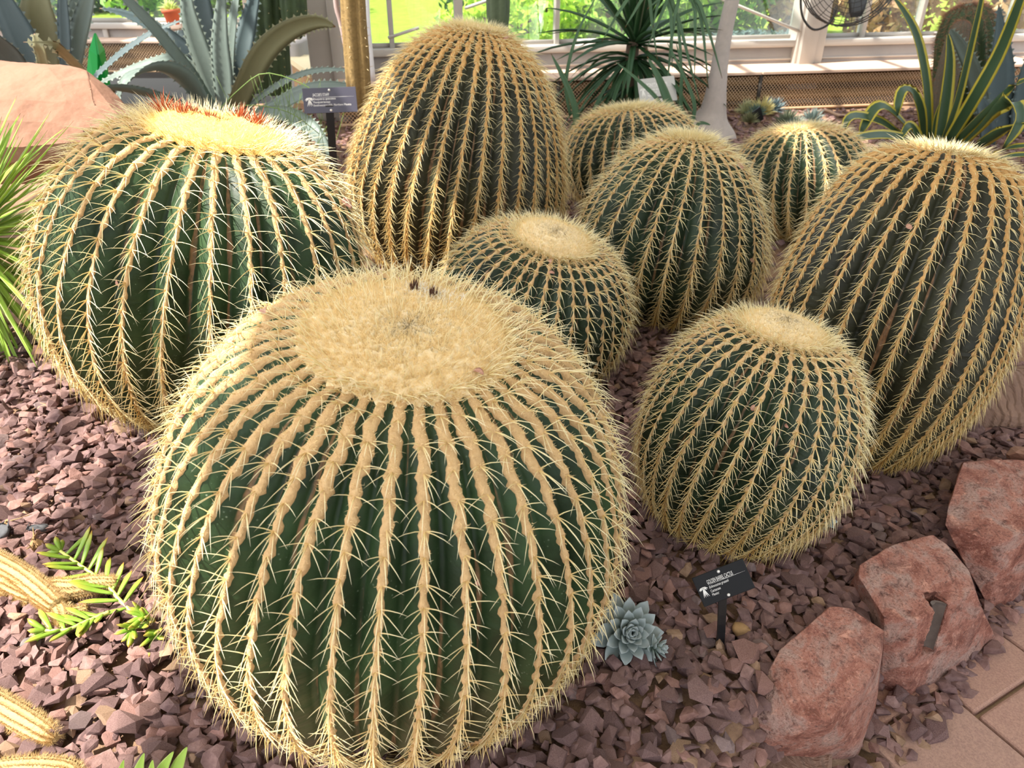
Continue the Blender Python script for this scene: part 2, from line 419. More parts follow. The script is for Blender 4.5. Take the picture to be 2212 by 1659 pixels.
    if fuzz:
        fp = np.concatenate(FZ_P); hv2, hf2 = hairs_mesh(fp, np.concatenate(FZ_D), np.concatenate(FZ_L), np.full(len(fp), .0005)); hv, hf = merge([(hv, hf), (hv2, hf2)])
    mk('wool_fibres', hv, hf, FUZZ_Y if key == 'B' else FUZZ, root, kind='stuff')
    ne = int(560 * (cr / .16) ** 1.3) + 260
    rq = cr * np.sqrt(rng.uniform(0.02, 1.1, ne)); tq = rng.uniform(0, 6.283, ne); s_ = np.interp(rq, pr[:130], sl[:130]); rd = np.cos(tq)[:, None] * e1 + np.sin(tq)[:, None] * e2
    SP_P.append(pos(rq, hei(s_), tq)); SP_D.append(u + rd * (.15 + .7 * (rq / cr) ** 2)[:, None] + rng.normal(0, .28, (ne, 3))); SP_L.append(sp_len * rng.uniform(.55, .95, ne))
    SP_B.append(np.zeros((ne, 3)) + rd * .1); SP_A.append(np.zeros(ne)); SP_R.append(np.full(ne, sp_r * .7))
    sv, sf, suv = spines_mesh(np.concatenate(SP_P), np.concatenate(SP_D), np.concatenate(SP_L), np.concatenate(SP_R), np.concatenate(SP_B), np.concatenate(SP_A), seg)
    mk('spines', sv, sf, SPINE, root, uv=suv, smooth=False, kind='stuff')
    return root

# ------------------------------------------------------------------ the nine golden barrels
barrel('A', 'largest golden barrel cactus, in front, broad woolly crown with two brown flower stubs', (-.230, .984), .369, .664, (.133, -.108), 41, 'fresh',
       area=.024, sp_len=.043, sp_r=.00095, wool=.0074, crown_r=.40, crown_lift=.014, hairs=42000, fuzz=900, seg=3, seed=11, n_sp=8, depth=.6, keep=.6, warp=.45)
barrel('B', 'big golden barrel cactus at the left, sunlit, with rust red dried flowers on its crown', (-.90, 1.86), .413, .735, (.24, .06), 29, 'fresh',
       area=.03, sp_len=.066, sp_r=.0013, wool=.0080, crown_r=.42, crown_lift=.03, hairs=14000, fuzz=420, seg=3, seed=22, th0=.05)
barrel('C', 'tallest egg shaped golden barrel cactus standing at the back in front of the window', (-.263, 2.919), .422, .865, (.17, .055), 34, 'old',
       area=.022, sp_len=.05, sp_r=.0012, wool=.0094, spread=.9, crown_r=.22, crown_lift=.012, hairs=3000, fuzz=60, seed=33, profile=EGG, twist=-.1)
barrel('D', 'golden barrel cactus with few broad ribs, between the tilted small barrel and the right-hand one', (.53, 2.45), .328, .57, (.104, .083), 26, 'dark',
       area=.022, sp_len=.055, sp_r=.0013, wool=.0058, crown_r=.2, crown_lift=.01, hairs=2500, fuzz=50, seed=44, profile=EGG, twist=-.15)
barrel('E', 'small golden barrel cactus tilted to the right, tucked just behind the largest barrel', (.023, 2.013), .286, .42, (.23, -.104), 34, 'dark',
       area=.026, sp_len=.046, sp_r=.0012, wool=.0056, crown_r=.42, crown_lift=.026, hairs=12000, knobby=.9, fuzz=90, seed=55, twist=.0)
barrel('F', 'golden barrel cactus with spiralling ribs and round pale crown, behind the small black label', (.469, 1.306), .225, .476, (.164, .051), 30, 'dark',
       area=.019, sp_len=.040, sp_r=.0010, wool=.0050, crown_r=.41, crown_lift=.024, hairs=12000, knobby=.8, fuzz=120, seed=66, twist=-.30, z0=-.02)
barrel('G', 'large golden barrel cactus with slanting ribs at the right edge, above the red rocks', (.925, 1.70), .285, .78, (.14, .10), 30, 'old',
       area=.019, sp_len=.037, sp_r=.0010, wool=.0068, spread=.85, crown_r=.22, crown_lift=.012, hairs=3000, fuzz=60, seed=77, twist=-.15, z0=-.075)
barrel('H', 'dome of a golden barrel cactus far back, right below the grey plant label', (.60, 3.627), .335, .44, (-.10, .1), 30, 'dark',
       area=.026, sp_len=.05, sp_r=.0013, wool=.0085, crown_r=.2, crown_lift=.01, hairs=1500, seed=88)
barrel('I', 'dome of a golden barrel cactus far back, left of the striped agave', (1.285, 3.237), .30, .43, (-.1, .14), 28, 'dark',
       area=.024, sp_len=.045, sp_r=.0012, wool=.0082, crown_r=.2, crown_lift=.01, hairs=1500, seed=99)

def pick(key, px, py):
    d = Vector(ray(px, py)).normalized(); h = BARRELS[key]['bvh'].ray_cast(Vector(CAM), d)
    return (np.array(h[0]), np.array(h[1])) if h[0] is not None else (None, None)

# ------------------------------------------------------------------ ground of the bed, gravel, path
def edge_sd(x, y):        # > 0 on the path side of the rock edging
    return (np.asarray(x, float) - .647) * .623 - (np.asarray(y, float) - .829) * .783
def floor_z(x, y):
    t = sstep(-.14, -.04, edge_sd(x, y)) * sstep(.2, .5, np.asarray(x, float)); return ground_z(x, y) * (1 - t) - .205 * t
soil = NT('bed_soil'); _c = soil.coords(); _n = soil.noise(70, 6, .7, _c); _n2 = soil.noise(6, 3, .5, _c)
soil.set(soil.mix(_n, srgb(96, 72, 62), srgb(176, 142, 112)), .95, spec=.2); soil.bump(soil.noise(260, 3, .7, _c), .8, .004)
gx = np.concatenate([np.linspace(-5, -1.8, 14)[:-1], np.linspace(-1.8, 1.8, 145), np.linspace(1.8, 5.5, 14)[1:]])
gy = np.concatenate([np.linspace(-.8, .4, 8)[:-1], np.linspace(.4, 3.0, 105), np.linspace(3.0, 6.25, 24)[1:]])
GX, GY = np.meshgrid(gx, gy)
floor_o = mk('floor', np.stack([GX, GY, floor_z(GX, GY) - .012], -1).reshape(-1, 3), [grid_faces(len(gy), len(gx))], soil.m, kind='structure')

def stone_hull(rng, flat_=.55, n=13):
    bm = bmesh.new(); p = rng.normal(size=(n, 3)); p = nrm(p) * rng.uniform(.75, 1.0, (n, 1)); p *= np.array([1, rng.uniform(.6, .9), flat_ * rng.uniform(.7, 1.2)])
    for q in p: bm.verts.new(q)
    r = bmesh.ops.convex_hull(bm, input=bm.verts)
    bmesh.ops.delete(bm, geom=[e for e in r['geom_interior'] if isinstance(e, bmesh.types.BMVert)], context='VERTS')
    bmesh.ops.triangulate(bm, faces=bm.faces); bm.verts.ensure_lookup_table(); bm.verts.index_update()
    V = np.array([v.co for v in bm.verts]) * .5; F = np.array([[v.index for v in f.verts] for f in bm.faces]); bm.free()
    return V, F
def gravel_material(name, obj_random):
    m = NT(name); co = m.coords()
    if obj_random: r = m.n('ShaderNodeObjectInfo').outputs['Random']
    else: r = m.attr('tone')
    base = m.ramp(r, [(0, srgb(98, 74, 72)), (.16, srgb(130, 100, 94)), (.34, srgb(114, 86, 80)), (.5, srgb(140, 108, 100)), (.66, srgb(108, 82, 80)), (.8, srgb(148, 108, 96)), (.93, srgb(124, 108, 106)), (.965, srgb(158, 128, 96)), (1.0, srgb(176, 140, 88))], 'CONSTANT')
    n = m.noise(45, 5, .65, co); g = m.noise(420, 3, .6, co)
    col = m.mix(m.ramp(n, [(.3, (0, 0, 0)), (.75, (1, 1, 1))]), m.mix(.5, base, srgb(70, 50, 50)), m.mix(.22, base, srgb(214, 180, 172)))
    m.set(col, .88, spec=.25); m.bump(m.math('ADD', n, m.math('MULTIPLY', g, .4)), .55, .004); return m.m
GR_STUFF = gravel_material('gravel_slate', False); GR_STONE = gravel_material('gravel_slate_single', True)
rg = np.random.default_rng(5)
HULLS = [stone_hull(rg, f) for f in (.42, .5, .6, .45, .7, .55, .38, .5, .62, .48, .52, .44)]
def rot_random(rng, tilt):
    a = rng.uniform(0, 6.283); t = abs(rng.normal(0, tilt)); b = rng.uniform(0, 6.283)
    return np.array(Matrix.Rotation(t, 3, Vector((math.cos(b), math.sin(b), 0))) @ Matrix.Rotation(a, 3, 'Z'))
stones = []
def scatter(x0, x1, y0, y1, sp, mean, pxmargin=70, layer=0.0):
    nx = int((x1 - x0) / sp); ny = int((y1 - y0) / sp)
    for i in range(nx):
        for j in range(ny):
            x = x0 + (i + rg.uniform(0, 1)) * sp; y = y0 + (j + rg.uniform(0, 1)) * sp
            sd = edge_sd(x, y)
            if x > .25 and sd > .055 + .015 * math.sin(9 * x): continue
            z = float(floor_z(x, y)) + layer
            p = proj(np.array([x, y, z]))
            if not (-pxmargin < p[0] < PW + pxmargin and 60 < p[1] < PH + pxmargin + 30): continue
            ok = True
            for b in BARRELS.values():
                if (x - b['loc'][0]) ** 2 + (y - b['loc'][1]) ** 2 < (.5 * b['R']) ** 2: ok = False; break
            if not ok: continue
            s = mean * math.exp(rg.normal(0, .22))
            stones.append((x, y, z + rg.uniform(-.1, .25) * s, s, p[0], p[1], p[2]))
scatter(-2.4, 1.7, .55, 2.3, .0235, .041)
scatter(-2.4, 1.7, .55, 2.0, .034, .044, layer=.009)
scatter(-1.8, 3.6, 2.3, 5.95, .05, .045)
bvhs = [b['bvh'] for b in BARRELS.values()]
def hidden(x, y, z):
    d = Vector((x, y, z)) - Vector(CAM); L = d.length; d.normalize()
    return any(b.ray_cast(Vector(CAM), d, L - .03)[0] is not None for b in bvhs)
cand = [(s[3] / s[6], k) for k, s in enumerate(stones) if 5 < s[4] < PW - 5 and s[5] < PH - 5]
cand.sort(reverse=True)
single = set()
for _, k in cand:
    if len(single) >= 290: break
    if not hidden(*stones[k][:3]): single.add(k)
hm = [raw_mesh('gravel_stone', V, [F], smooth=False) for V, F in HULLS]
for me in hm: me.materials.append(GR_STONE)
sv, sf, st, off = [], [], [], 0
for k, (x, y, z, s, *_r) in enumerate(stones):
    h = int(rg.integers(len(HULLS))); M = rot_random(rg, .42); sc = s * np.array([1.15, 1.0, 1.0])
    if k in single:
        o = bpy.data.objects.new('gravel_stone', hm[h]); COL.objects.link(o); o.parent = floor_o
        o.matrix_local = Matrix.Translation((x, y, z)) @ Matrix(M).to_4x4() @ Matrix.Diagonal((*sc, 1)); continue
    V, F = HULLS[h]
    sv.append((V * sc) @ M.T + np.array([x, y, z])); sf.append(F + off); st.append(np.full(len(V), rg.uniform())); off += len(V)
o = mk('gravel', np.concatenate(sv), [np.concatenate(sf)], GR_STUFF, floor_o, smooth=False, attrs={'tone': np.concatenate(st)}, kind='stuff')

# path of clay pavers, lower than the bed
brick_m = NT('clay_paver'); _c = brick_m.coords(); _n = brick_m.noise(240, 4, .75, _c); _n2 = brick_m.noise(14, 4, .6, _c); _r = brick_m.n('ShaderNodeObjectInfo').outputs['Random']
_a = brick_m.mix(_r, srgb(164, 118, 106), srgb(154, 122, 114))
_b = brick_m.mix(brick_m.ramp(_n, [(.35, (0, 0, 0)), (.62, (1, 1, 1))]), brick_m.mix(.35, _a, srgb(104, 84, 78)), brick_m.mix(.3, _a, srgb(214, 176, 150)))
brick_m.set(brick_m.mix(brick_m.math('MULTIPLY', _n2, .45), _b, srgb(176, 148, 126)), .9, spec=.2); brick_m.bump(_n, .5, .002)
sand = NT('joint_sand'); _c = sand.coords(); sand.set(sand.mix(sand.noise(300, 4, .7, _c), srgb(120, 98, 78), srgb(186, 158, 126)), .95, spec=.1); sand.bump(sand.noise(300, 3, .7, _c), .7, .002)
path_o = mk('path', *box(2.2, .3, -.255, 5, 3.0, .08), sand.m, org=(.95, .9, -.2), kind='structure')
du = np.array([math.cos(math.radians(28)), math.sin(math.radians(28))]); dv = np.array([-du[1], du[0]])
P0 = np.array([.9217, .922])
for i in range(-1, 3):
    for j in range(-2, 2):
        off_ = .07 if i < 0 else 0.0
        c = P0 + du * (.24 * i + .12) + dv * (.2 * j + .1 + off_)
        if edge_sd(*c) < -.17: continue
        o = mk('brick', *box(c[0], c[1], -.232 + rg.uniform(-.002, .002), .231, .192, .064, M=np.array([[*du, 0], [*dv, 0], [0, 0, 1]])), brick_m.m, path_o, smooth=False)
        bevel_obj(o, .006, 2)

# ------------------------------------------------------------------ edging rocks and boulders
rock_m = NT('red_granite'); _c = rock_m.coords(); _n = rock_m.noise(13, 6, .65, _c, .8); _n2 = rock_m.noise(40, 6, .7, _c, .5); _n3 = rock_m.noise(4.5, 4, .6, _c); _n4 = rock_m.noise(210, 3, .7, _c)
_col = rock_m.ramp(_n, [(.25, srgb(88, 54, 46)), (.4, srgb(136, 86, 72)), (.5, srgb(166, 114, 98)), (.62, srgb(168, 138, 126)), (.75, srgb(196, 152, 134))])
_col = rock_m.mix(rock_m.ramp(_n2, [(.3, (1, 1, 1)), (.46, (0, 0, 0))]), _col, srgb(84, 58, 52))
_col = rock_m.mix(rock_m.ramp(_n2, [(.58, (0, 0, 0)), (.7, (1, 1, 1))]), _col, srgb(206, 152, 130))
_col = rock_m.mix(rock_m.math('MULTIPLY', rock_m.ramp(_n3, [(.5, (0, 0, 0)), (.72, (1, 1, 1))]), .6), _col, srgb(150, 132, 124))
_col = rock_m.mix(rock_m.ramp(_n4, [(.36, (.6, .6, .6)), (.47, (0, 0, 0))]), _col, srgb(98, 66, 58))
_col = rock_m.mix(rock_m.ramp(_n4, [(.58, (0, 0, 0)), (.7, (.5, .5, .5))]), _col, srgb(204, 164, 150))
rock_m.set(_col, .9, spec=.25); rock_m.bump(rock_m.math('ADD', rock_m.math('ADD', _n, rock_m.math('MULTIPLY', _n2, .8)), rock_m.math('MULTIPLY', _n4, .25)), .9, .012)
tan_m = NT('sandstone_pink'); _c = tan_m.coords(); _n = tan_m.noise(5, 4, .6, _c); _n2 = tan_m.noise(60, 5, .65, _c)
_col = tan_m.mix(_n, srgb(134, 98, 80), srgb(156, 120, 100)); _col = tan_m.mix(tan_m.ramp(_n2, [(.3, (1, 1, 1)), (.42, (0, 0, 0))]), _col, srgb(150, 112, 96))
tan_m.set(_col, .9, spec=.2); tan_m.bump(tan_m.math('ADD', _n, tan_m.math('MULTIPLY', _n2, .3)), .6, .012)
brown_m = NT('brown_fieldstone'); _c = brown_m.coords(); _n = brown_m.noise(12, 6, .7, _c, 1.0); _w = brown_m.n('ShaderNodeTexWave'); _w.inputs['Scale'].default_value = 14; _w.inputs['Distortion'].default_value = 8; brown_m.l(_c, _w.inputs['Vector'])
brown_m.set(brown_m.mix(_n, srgb(108, 84, 74), srgb(170, 138, 118)), .92, spec=.2); brown_m.bump(brown_m.math('ADD', _n, brown_m.math('MULTIPLY', _w.outputs[1], .3)), 1.0, .02)
slot_m = flat('slot_dust_shade', srgb(104, 90, 82), .95, nscale=80, namp=.2)  # dusty slot stone, darkened to paint in the shade of the recess
def rock(name, label, cat, pts, mat, cuts=3, rough=.008, nfreq=9.0, group=None, seed=0, smooth=False, holes=(), bevel=.006, dz=0.0):
    pts = np.asarray(pts, float).copy(); lifted = np.clip((pts[:, 2:3] + .2) / .17, 0, 1) * dz
    pts = CAM + (pts - CAM) * (1 - lifted / (CAM_H - pts[:, 2:3])); c = pts.mean(0); base = np.array([c[0], c[1], pts[:, 2].min()])
    bm = bmesh.new()
    for q in pts: bm.verts.new(q - base)
    r = bmesh.ops.convex_hull(bm, input=bm.verts)
    bmesh.ops.delete(bm, geom=[e for e in r['geom_interior'] if isinstance(e, bmesh.types.BMVert)], context='VERTS')
    bmesh.ops.dissolve_limit(bm, angle_limit=math.radians(6), verts=bm.verts, edges=bm.edges)
    if bevel: bmesh.ops.bevel(bm, geom=bm.edges[:], offset=bevel, segments=1, affect='EDGES', profile=.6)
    bmesh.ops.triangulate(bm, faces=bm.faces)
    for _ in range(cuts): 
        long_e = [e for e in bm.edges if e.calc_length() > .007]
        bmesh.ops.subdivide_edges(bm, edges=long_e, cuts=1, use_grid_fill=True); bmesh.ops.triangulate(bm, faces=bm.faces)
    bm.normal_update()
    for v in bm.verts:
        q = v.co + Vector((seed * 3.1, seed * 1.7, 0))
        n = noise.fractal(q * nfreq, 1.0, 2.1, 5) ; k = noise.noise(q * nfreq * .5 + Vector((7, 1, 3)))
        v.co += v.normal * (rough * n + rough * .5 * k)
    for a_, b_, r_ in holes:        # half-round drill slots sunk into the face
        A0 = Vector(np.asarray(a_) - base); B0 = Vector(np.asarray(b_) - base); ax = (B0 - A0); L_ = ax.length; ax.normalize(); inn = Vector((-.25, .95, -.2)).normalized()
        for v in bm.verts:
            w_ = v.co - A0; t_ = w_.dot(ax)
            if -.02 < t_ < L_:
                q_ = w_ - ax * t_; q_ = q_ - inn * q_.dot(inn); d_ = q_.length
                if d_ < r_ * 1.12 and abs(w_.dot(inn)) < r_ * 1.6: v.co += inn * r_ * 2.2
    me = bpy.data.meshes.new(name); bm.to_mesh(me); bm.free()
    for p in me.polygons: p.use_smooth = smooth
    o = link(name, me, mat, None, base)
    for a_, b_, r_ in holes:
        A0 = np.asarray(a_, float); B0 = np.asarray(b_, float) - np.array([-.25, .95, -.2]) * .0; inn = nrm(np.array([-.25, .95, -.2])); ax = nrm(B0 - A0); side = nrm(np.cross(ax, inn)); inn = np.cross(side, ax)
        t_ = np.linspace(.028, np.linalg.norm(B0 - A0) * 1.0, 9); an = np.linspace(-1.6, 1.6, 13); dep_ = np.linspace(1.25, .7, 9)
        V = (A0 + ax * t_[:, None])[:, None] + r_ * 1.02 * (np.sin(an)[None, :, None] * side + (np.cos(an) * .9)[None, :, None] * inn * 1.0) + inn * (r_ * .2)
        V = V.reshape(-1, 3); cap = V[:13].mean(0)
        mk('drilled_slot', np.concatenate([V, cap[None]]), [grid_faces(9, 13), np.array([[i, i + 1, 117] for i in range(12)])], slot_m, o)
    tag(o, label, cat, group); return o
Z = at_z
GE = 'granite rocks edging the bed'
def on_plane(anchors, pxs):
    """pixels laid on the plane through three anchor points (px, py, z)"""
    A_, B0, C_ = [Z(*q) for q in anchors]; n_ = np.cross(B0 - A_, C_ - A_)
    return [CAM + ray(*q) * (((A_ - CAM) @ n_) / (ray(*q) @ n_)) for q in pxs]
top1 = on_plane([(1792, 1309, .052), (1910, 1362, .035), (1750, 1548, .02)], [(1683, 1403), (1767, 1339), (1792, 1309), (1839, 1313), (1910, 1362), (1899, 1433), (1862, 1490), (1788, 1557), (1750, 1548), (1707, 1476)])
rock('granite_rock', 'front red granite edging rock, its flat face tilted toward the camera, nearest the frame bottom', 'rock',
     top1 + [Z(1609, 1548, -.045), Z(1715, 1591, -.05), Z(1640, 1620, -.10), Z(1890, 1530, -.12), Z(1850, 1640, -.215), Z(1750, 1665, -.215), Z(1767, 1350, -.2), Z(1905, 1400, -.22), Z(1600, 1600, -.2), Z(1680, 1660, -.215)], rock_m.m, cuts=5, rough=.0035, nfreq=10, group=GE, seed=1, bevel=.0016)
top2 = on_plane([(1856, 1219, .03), (2044, 1176, .025), (2010, 1326, .0)], [(1856, 1219), (1929, 1176), (2015, 1155), (2044, 1176), (2091, 1232), (2109, 1279), (2066, 1292), (2010, 1326), (1980, 1339), (1908, 1332), (1854, 1245)])
rock('granite_rock', 'middle red granite edging rock with a drilled round hole in its front', 'rock',
     top2 + [Z(1831, 1266, -.05), Z(1903, 1352, -.06), Z(2149, 1377, -.18), Z(2091, 1433, -.205), Z(1985, 1501, -.212), Z(1963, 1514, -.212), Z(1903, 1493, -.21), Z(2015, 1180, -.22), Z(1856, 1260, -.2), Z(2080, 1290, -.22)], rock_m.m, cuts=5, rough=.0035, nfreq=10, group=GE, seed=2, bevel=.0016,
     holes=[(Z(2026, 1305, .0) + np.array([.004, .0, .03]), Z(2003, 1408, -.10), .0165)])
top3 = on_plane([(2079, 997, .05), (2300, 1005, .055), (2113, 1159, .0)], [(2079, 997), (2150, 990), (2340, 1005), (2057, 1057), (2044, 1100), (2040, 1134), (2113, 1159), (2160, 1172), (2230, 1110), (2340, 1090)])
rock('granite_rock', 'rearmost red granite edging rock, cut off by the right border of the picture', 'rock',
     top3 + [Z(2091, 1223, -.14), Z(2126, 1300, -.20), Z(2138, 1322, -.212), Z(2177, 1313, -.212), Z(2198, 1279, -.21), Z(2240, 1225, -.2), Z(2350, 1150, -.2), Z(2079, 1010, -.2), Z(2340, 1010, -.2), Z(2057, 1120, -.2)], rock_m.m, cuts=5, rough=.005, nfreq=9, group=GE, seed=3, bevel=.002)
rock('stone_slab', 'flat tan stone slab lying under the front red granite rock', 'rock',
     [Z(1600,1640,-.13), Z(1645,1592,-.135), Z(1720,1570,-.14), Z(1800,1600,-.15), Z(1790,1720,-.15), Z(1590,1720,-.14), Z(1645,1592,-.21), Z(1800,1600,-.22), Z(1790,1720,-.22), Z(1590,1720,-.21)], brown_m.m, cuts=3, rough=.003, seed=4)
rock('small_stone', 'small pale flat stone lying above the rearmost red granite edging rock', 'rock',
     [Z(2165,985,-.02), Z(2185,962,-.02), Z(2230,965,-.02), Z(2260,985,-.03), Z(2230,998,-.04), Z(2180,995,-.04), Z(2200,975,.0), Z(2200,985,-.09)], tan_m.m, cuts=2, rough=.002, seed=5)
def front(px, py, y): return at_y(px, py, y)
rock('boulder', 'rough brown boulder behind the slanting barrel cactus at the right edge', 'rock',
     [front(2040,935,1.78), front(2110,850,1.80), front(2180,800,1.85), front(2260,790,1.85), front(2420,820,1.8), front(2420,920,1.72), front(2212,925,1.72), front(2110,930,1.74),
      front(2060,900,2.2), front(2200,800,2.3), front(2420,810,2.3), front(2060,960,2.0), front(2420,960,2.0)], brown_m.m, cuts=4, rough=.014, nfreq=9, seed=6, smooth=True)
rock('boulder', 'big smooth pink sandstone boulder in dappled sun below the blue agave leaves', 'rock',
     [front(-160,128,3.3), front(0,122,3.25), front(150,136,3.2), front(215,165,3.2), front(265,215,3.15), front(320,285,3.0), front(250,330,2.9), front(60,345,2.8), front(-160,350,2.75), front(-180,250,2.85), front(0,230,2.9), front(180,235,2.95),
      front(330,300,3.5), front(220,190,3.8), front(-160,170,3.9), front(-160,420,3.0), front(300,380,3.1)], tan_m.m, cuts=5, rough=.014, nfreq=4, seed=7, smooth=True, bevel=.05)
def pebble(label, px, py, s, mat, seed, flat_=.75):
    c = Z(px, py, 0); c[2] = float(floor_z(c[0], c[1])) + s * .25
    r_ = np.random.default_rng(seed); p = nrm(r_.normal(size=(16, 3))) * np.array([1, .85, flat_]) * s * .5
    return rock('lava_stone', label, 'stone', p + c, mat, cuts=2, rough=s * .05, nfreq=1.2 / s, seed=seed, smooth=True, bevel=s * .06)
lava_m = flat('lava_grey', srgb(88, 88, 90), .95, nscale=90, namp=.3); ochre_m = flat('ochre_stone', srgb(168, 132, 88), .9, nscale=60, namp=.25); grey_m = flat('slate_grey', srgb(118, 108, 104), .9, nscale=60)
pebble('grey pitted lava stone at the left border, above the hairy trailing cactus', 18, 1168, .05, lava_m, 31)
pebble('dark rounded lava stone right of the yellow tipped trailing succulent bud', 88, 1158, .045, lava_m, 32)
pebble('ochre stone just above the woolly trailing cactus stems', 82, 1192, .045, ochre_m, 33)
pebble('small flat olive stone above the grey lava stone', 30, 1146, .035, ochre_m, 34)
pebble('rough ochre lump of stone behind the post of the black cactus label', 1598, 1368, .042, ochre_m, 35)
pebble('dark grey stone below the yellow tipped succulent shoot', 72, 1398, .04, grey_m, 36)

# ------------------------------------------------------------------ greenhouse shell
W0 = np.array([0, 5.95, 0.0]); WD = nrm(np.array([1.0, .187, 0])); WN = np.array([WD[1], -WD[0], 0])     # along the wall, towards the camera
def wl(a, d, z): return W0 + WD * a + WN * d + np.array([0, 0, z])
def wall_hit(px, py, d=0.0):
    r_ = ray(px, py); t = ((W0 + WN * d - CAM) @ WN) / (r_ @ WN); p = CAM + r_ * t
    return (p - W0) @ WD, p[2]
WM = np.array([WD, -WN, [0, 0, 1]])
def wbox(a0, a1, d0, d1, z0, z1, M=None):
    c = wl((a0 + a1) / 2, (d0 + d1) / 2, (z0 + z1) / 2)
    return box(*c, abs(a1 - a0), abs(d1 - d0), z1 - z0, WM)
frame_m = flat('painted_frame_grey', srgb(178, 172, 164), .55, nscale=9, namp=.06)
panel_m = flat('wall_panel_grey', srgb(172, 164, 158), .7, nscale=6, namp=.08)
bench_m = flat('bench_board_tan', srgb(206, 176, 154), .7, nscale=14, namp=.08)
mesh_m = flat('expanded_metal_tan', srgb(206, 170, 134), .55, nscale=5, namp=.12)
dark_m = flat('bench_interior', srgb(70, 56, 44), .95, nscale=3, namp=.4)
glass_m = NT('window_glass'); _g = glass_m.n('ShaderNodeBsdfGlossy'); _g.inputs['Roughness'].default_value = .02
_t = glass_m.n('ShaderNodeBsdfTransparent'); _t.inputs[0].default_value = (.93, .97, .95, 1); _mx = glass_m.n('ShaderNodeMixShader'); _mx.inputs[0].default_value = .06
glass_m.l(_t.outputs[0], _mx.inputs[1]); glass_m.l(_g.outputs[0], _mx.inputs[2]); glass_m.l(_mx.outputs[0], glass_m.out.inputs[0]); glass_m = glass_m.m

a_l = wall_hit(742, 80)[0]; a_post0 = wall_hit(1712, 100)[0]; a_post1 = wall_hit(1772, 100)[0]; a_end = 4.9
o = mk('wall_back', *wbox(a_l, a_end, -.12, 0, -.1, .395), panel_m, org=wl(0, 0, 0), kind='structure')
o = mk('trim_1', *wbox(a_l, a_end, -.14, .03, .395, .445), frame_m, org=wl(0, 0, .42), kind='structure'); bevel_obj(o, .006)
o = mk('trim_2', *wbox(a_l, a_end, -.02, .012, .30, .315), frame_m, org=wl(0, 0, .3), kind='structure')
zt = 2.7
muls = [wall_hit(x, 60)[0] for x in (845, 993, 1206)] + [(a_post0 + a_post1) / 2] + [wall_hit(x, 60)[0] for x in (1873, 1993, 2190)]
edges = [a_l] + muls + [a_end]
for i in range(len(edges) - 1):
    w = mk('window_%d' % (i + 1), *merge([wbox(edges[i], edges[i + 1], -.085, -.06, .445, .475), wbox(edges[i], edges[i + 1], -.085, -.06, zt - .04, zt)]), frame_m, org=wl(edges[i], 0, .45), kind='structure')
    mk('pane', *wbox(edges[i] + .01, edges[i + 1] - .01, -.078, -.072, .46, zt - .02), glass_m, w)
    if i < len(muls):
        if i == 3: continue
        mw = .035 if i != 1 else .06
        o = mk('mullion', *wbox(muls[i] - mw / 2, muls[i] + mw / 2, -.10, -.03, .44, zt), frame_m, w); bevel_obj(o, .004)
o = mk('trim_3', *merge([wbox(a_post0, a_post1, -.10, .06, -.1, zt), wbox(a_post0 + .02, a_post1 - .09, .06, .10, .2, zt)]), frame_m, org=wl((a_post0 + a_post1) / 2, 0, 0), kind='structure'); bevel_obj(o, .006)
# diagonal rods stiffening the frame
for (p, q) in (((1594, 12), (1752, 78)), ((1062, -2), (1004, 18)), ((905, 60), (838, 82))):
    A_, z_a = wall_hit(*p, .05); B_, z_b = wall_hit(*q, .05)
    ext = .6 if p[0] == 1594 else (.8 if p[0] == 1062 else 0)
    P_, Q_ = wl(A_, .05, z_a), wl(B_, .05, z_b)
    P_ = P_ + (P_ - Q_) * ext
    mk('trim_4' if p[0] == 1594 else ('trim_5' if p[0] == 1062 else 'trim_6'), *tube(np.linspace(P_, Q_, 3), .011, 8), frame_m, org=Q_, kind='structure')
# corner column, its pipe and the further wing on the left
ac0 = wall_hit(662, 60)[0]; ac1 = wall_hit(742, 60)[0]
o = mk('trim_7', *merge([wbox(ac0, ac1, -.1, .12, -.1, zt), wbox(ac0 + (ac1 - ac0) * .62, ac1 - .02, .12, .16, -.1, zt)]), frame_m, org=wl(ac0, 0, 0), kind='structure'); bevel_obj(o, .008)
o = mk('trim_8', *wbox(ac1, a_l + .16, -.06, .04, .1, zt), panel_m, org=wl(ac1, 0, 0), kind='structure')
px_ = [(791, -30, 5.3), (794, 40, 5.3), (799, 100, 5.3), (806, 175, 5.3)]
mk('trim_9', *tube(catmull([at_y(*p) for p in px_], 9), .017, 10), flat('white_pipe', srgb(226, 226, 228), .35), org=at_y(*px_[-1]), kind='structure')
def lbox(x0, x1, y0, y1, z0, z1): return box((x0 + x1) / 2, (y0 + y1) / 2, (z0 + z1) / 2, x1 - x0, y1 - y0, z1 - z0)
YL = 8.1
mk('wall_left', *lbox(-6.2, -1.75, YL, YL + .12, -.1, .36), panel_m, org=(-4, YL, 0), kind='structure')
o = mk('trim_10', *merge([lbox(-6.2, -1.75, YL - .05, YL + .14, .36, .41)] + [lbox(x, x + .05, YL - .03, YL, .2, .36) for x in (-5.2, -4.05, -2.9)]), frame_m, org=(-4, YL, .36), kind='structure'); bevel_obj(o, .006)
for i, (x0, x1) in enumerate(((-6.2, -4.9), (-4.9, -3.72), (-3.72, -2.6), (-2.6, -1.75))):
    w = mk('window_%d' % (i + 9), *merge([lbox(x0, x1, YL + .04, YL + .07, .41, .45), lbox(x0, x1, YL + .04, YL + .07, zt - .04, zt)]), frame_m, org=(x0, YL, .42), kind='structure')
    mk('pane', *lbox(x0 + .01, x1 - .01, YL + .05, YL + .056, .43, zt - .02), glass_m, w)
    mk('mullion', *lbox(x1 - .03, x1 + .03, YL + .01, YL + .08, .41, zt), frame_m, w)
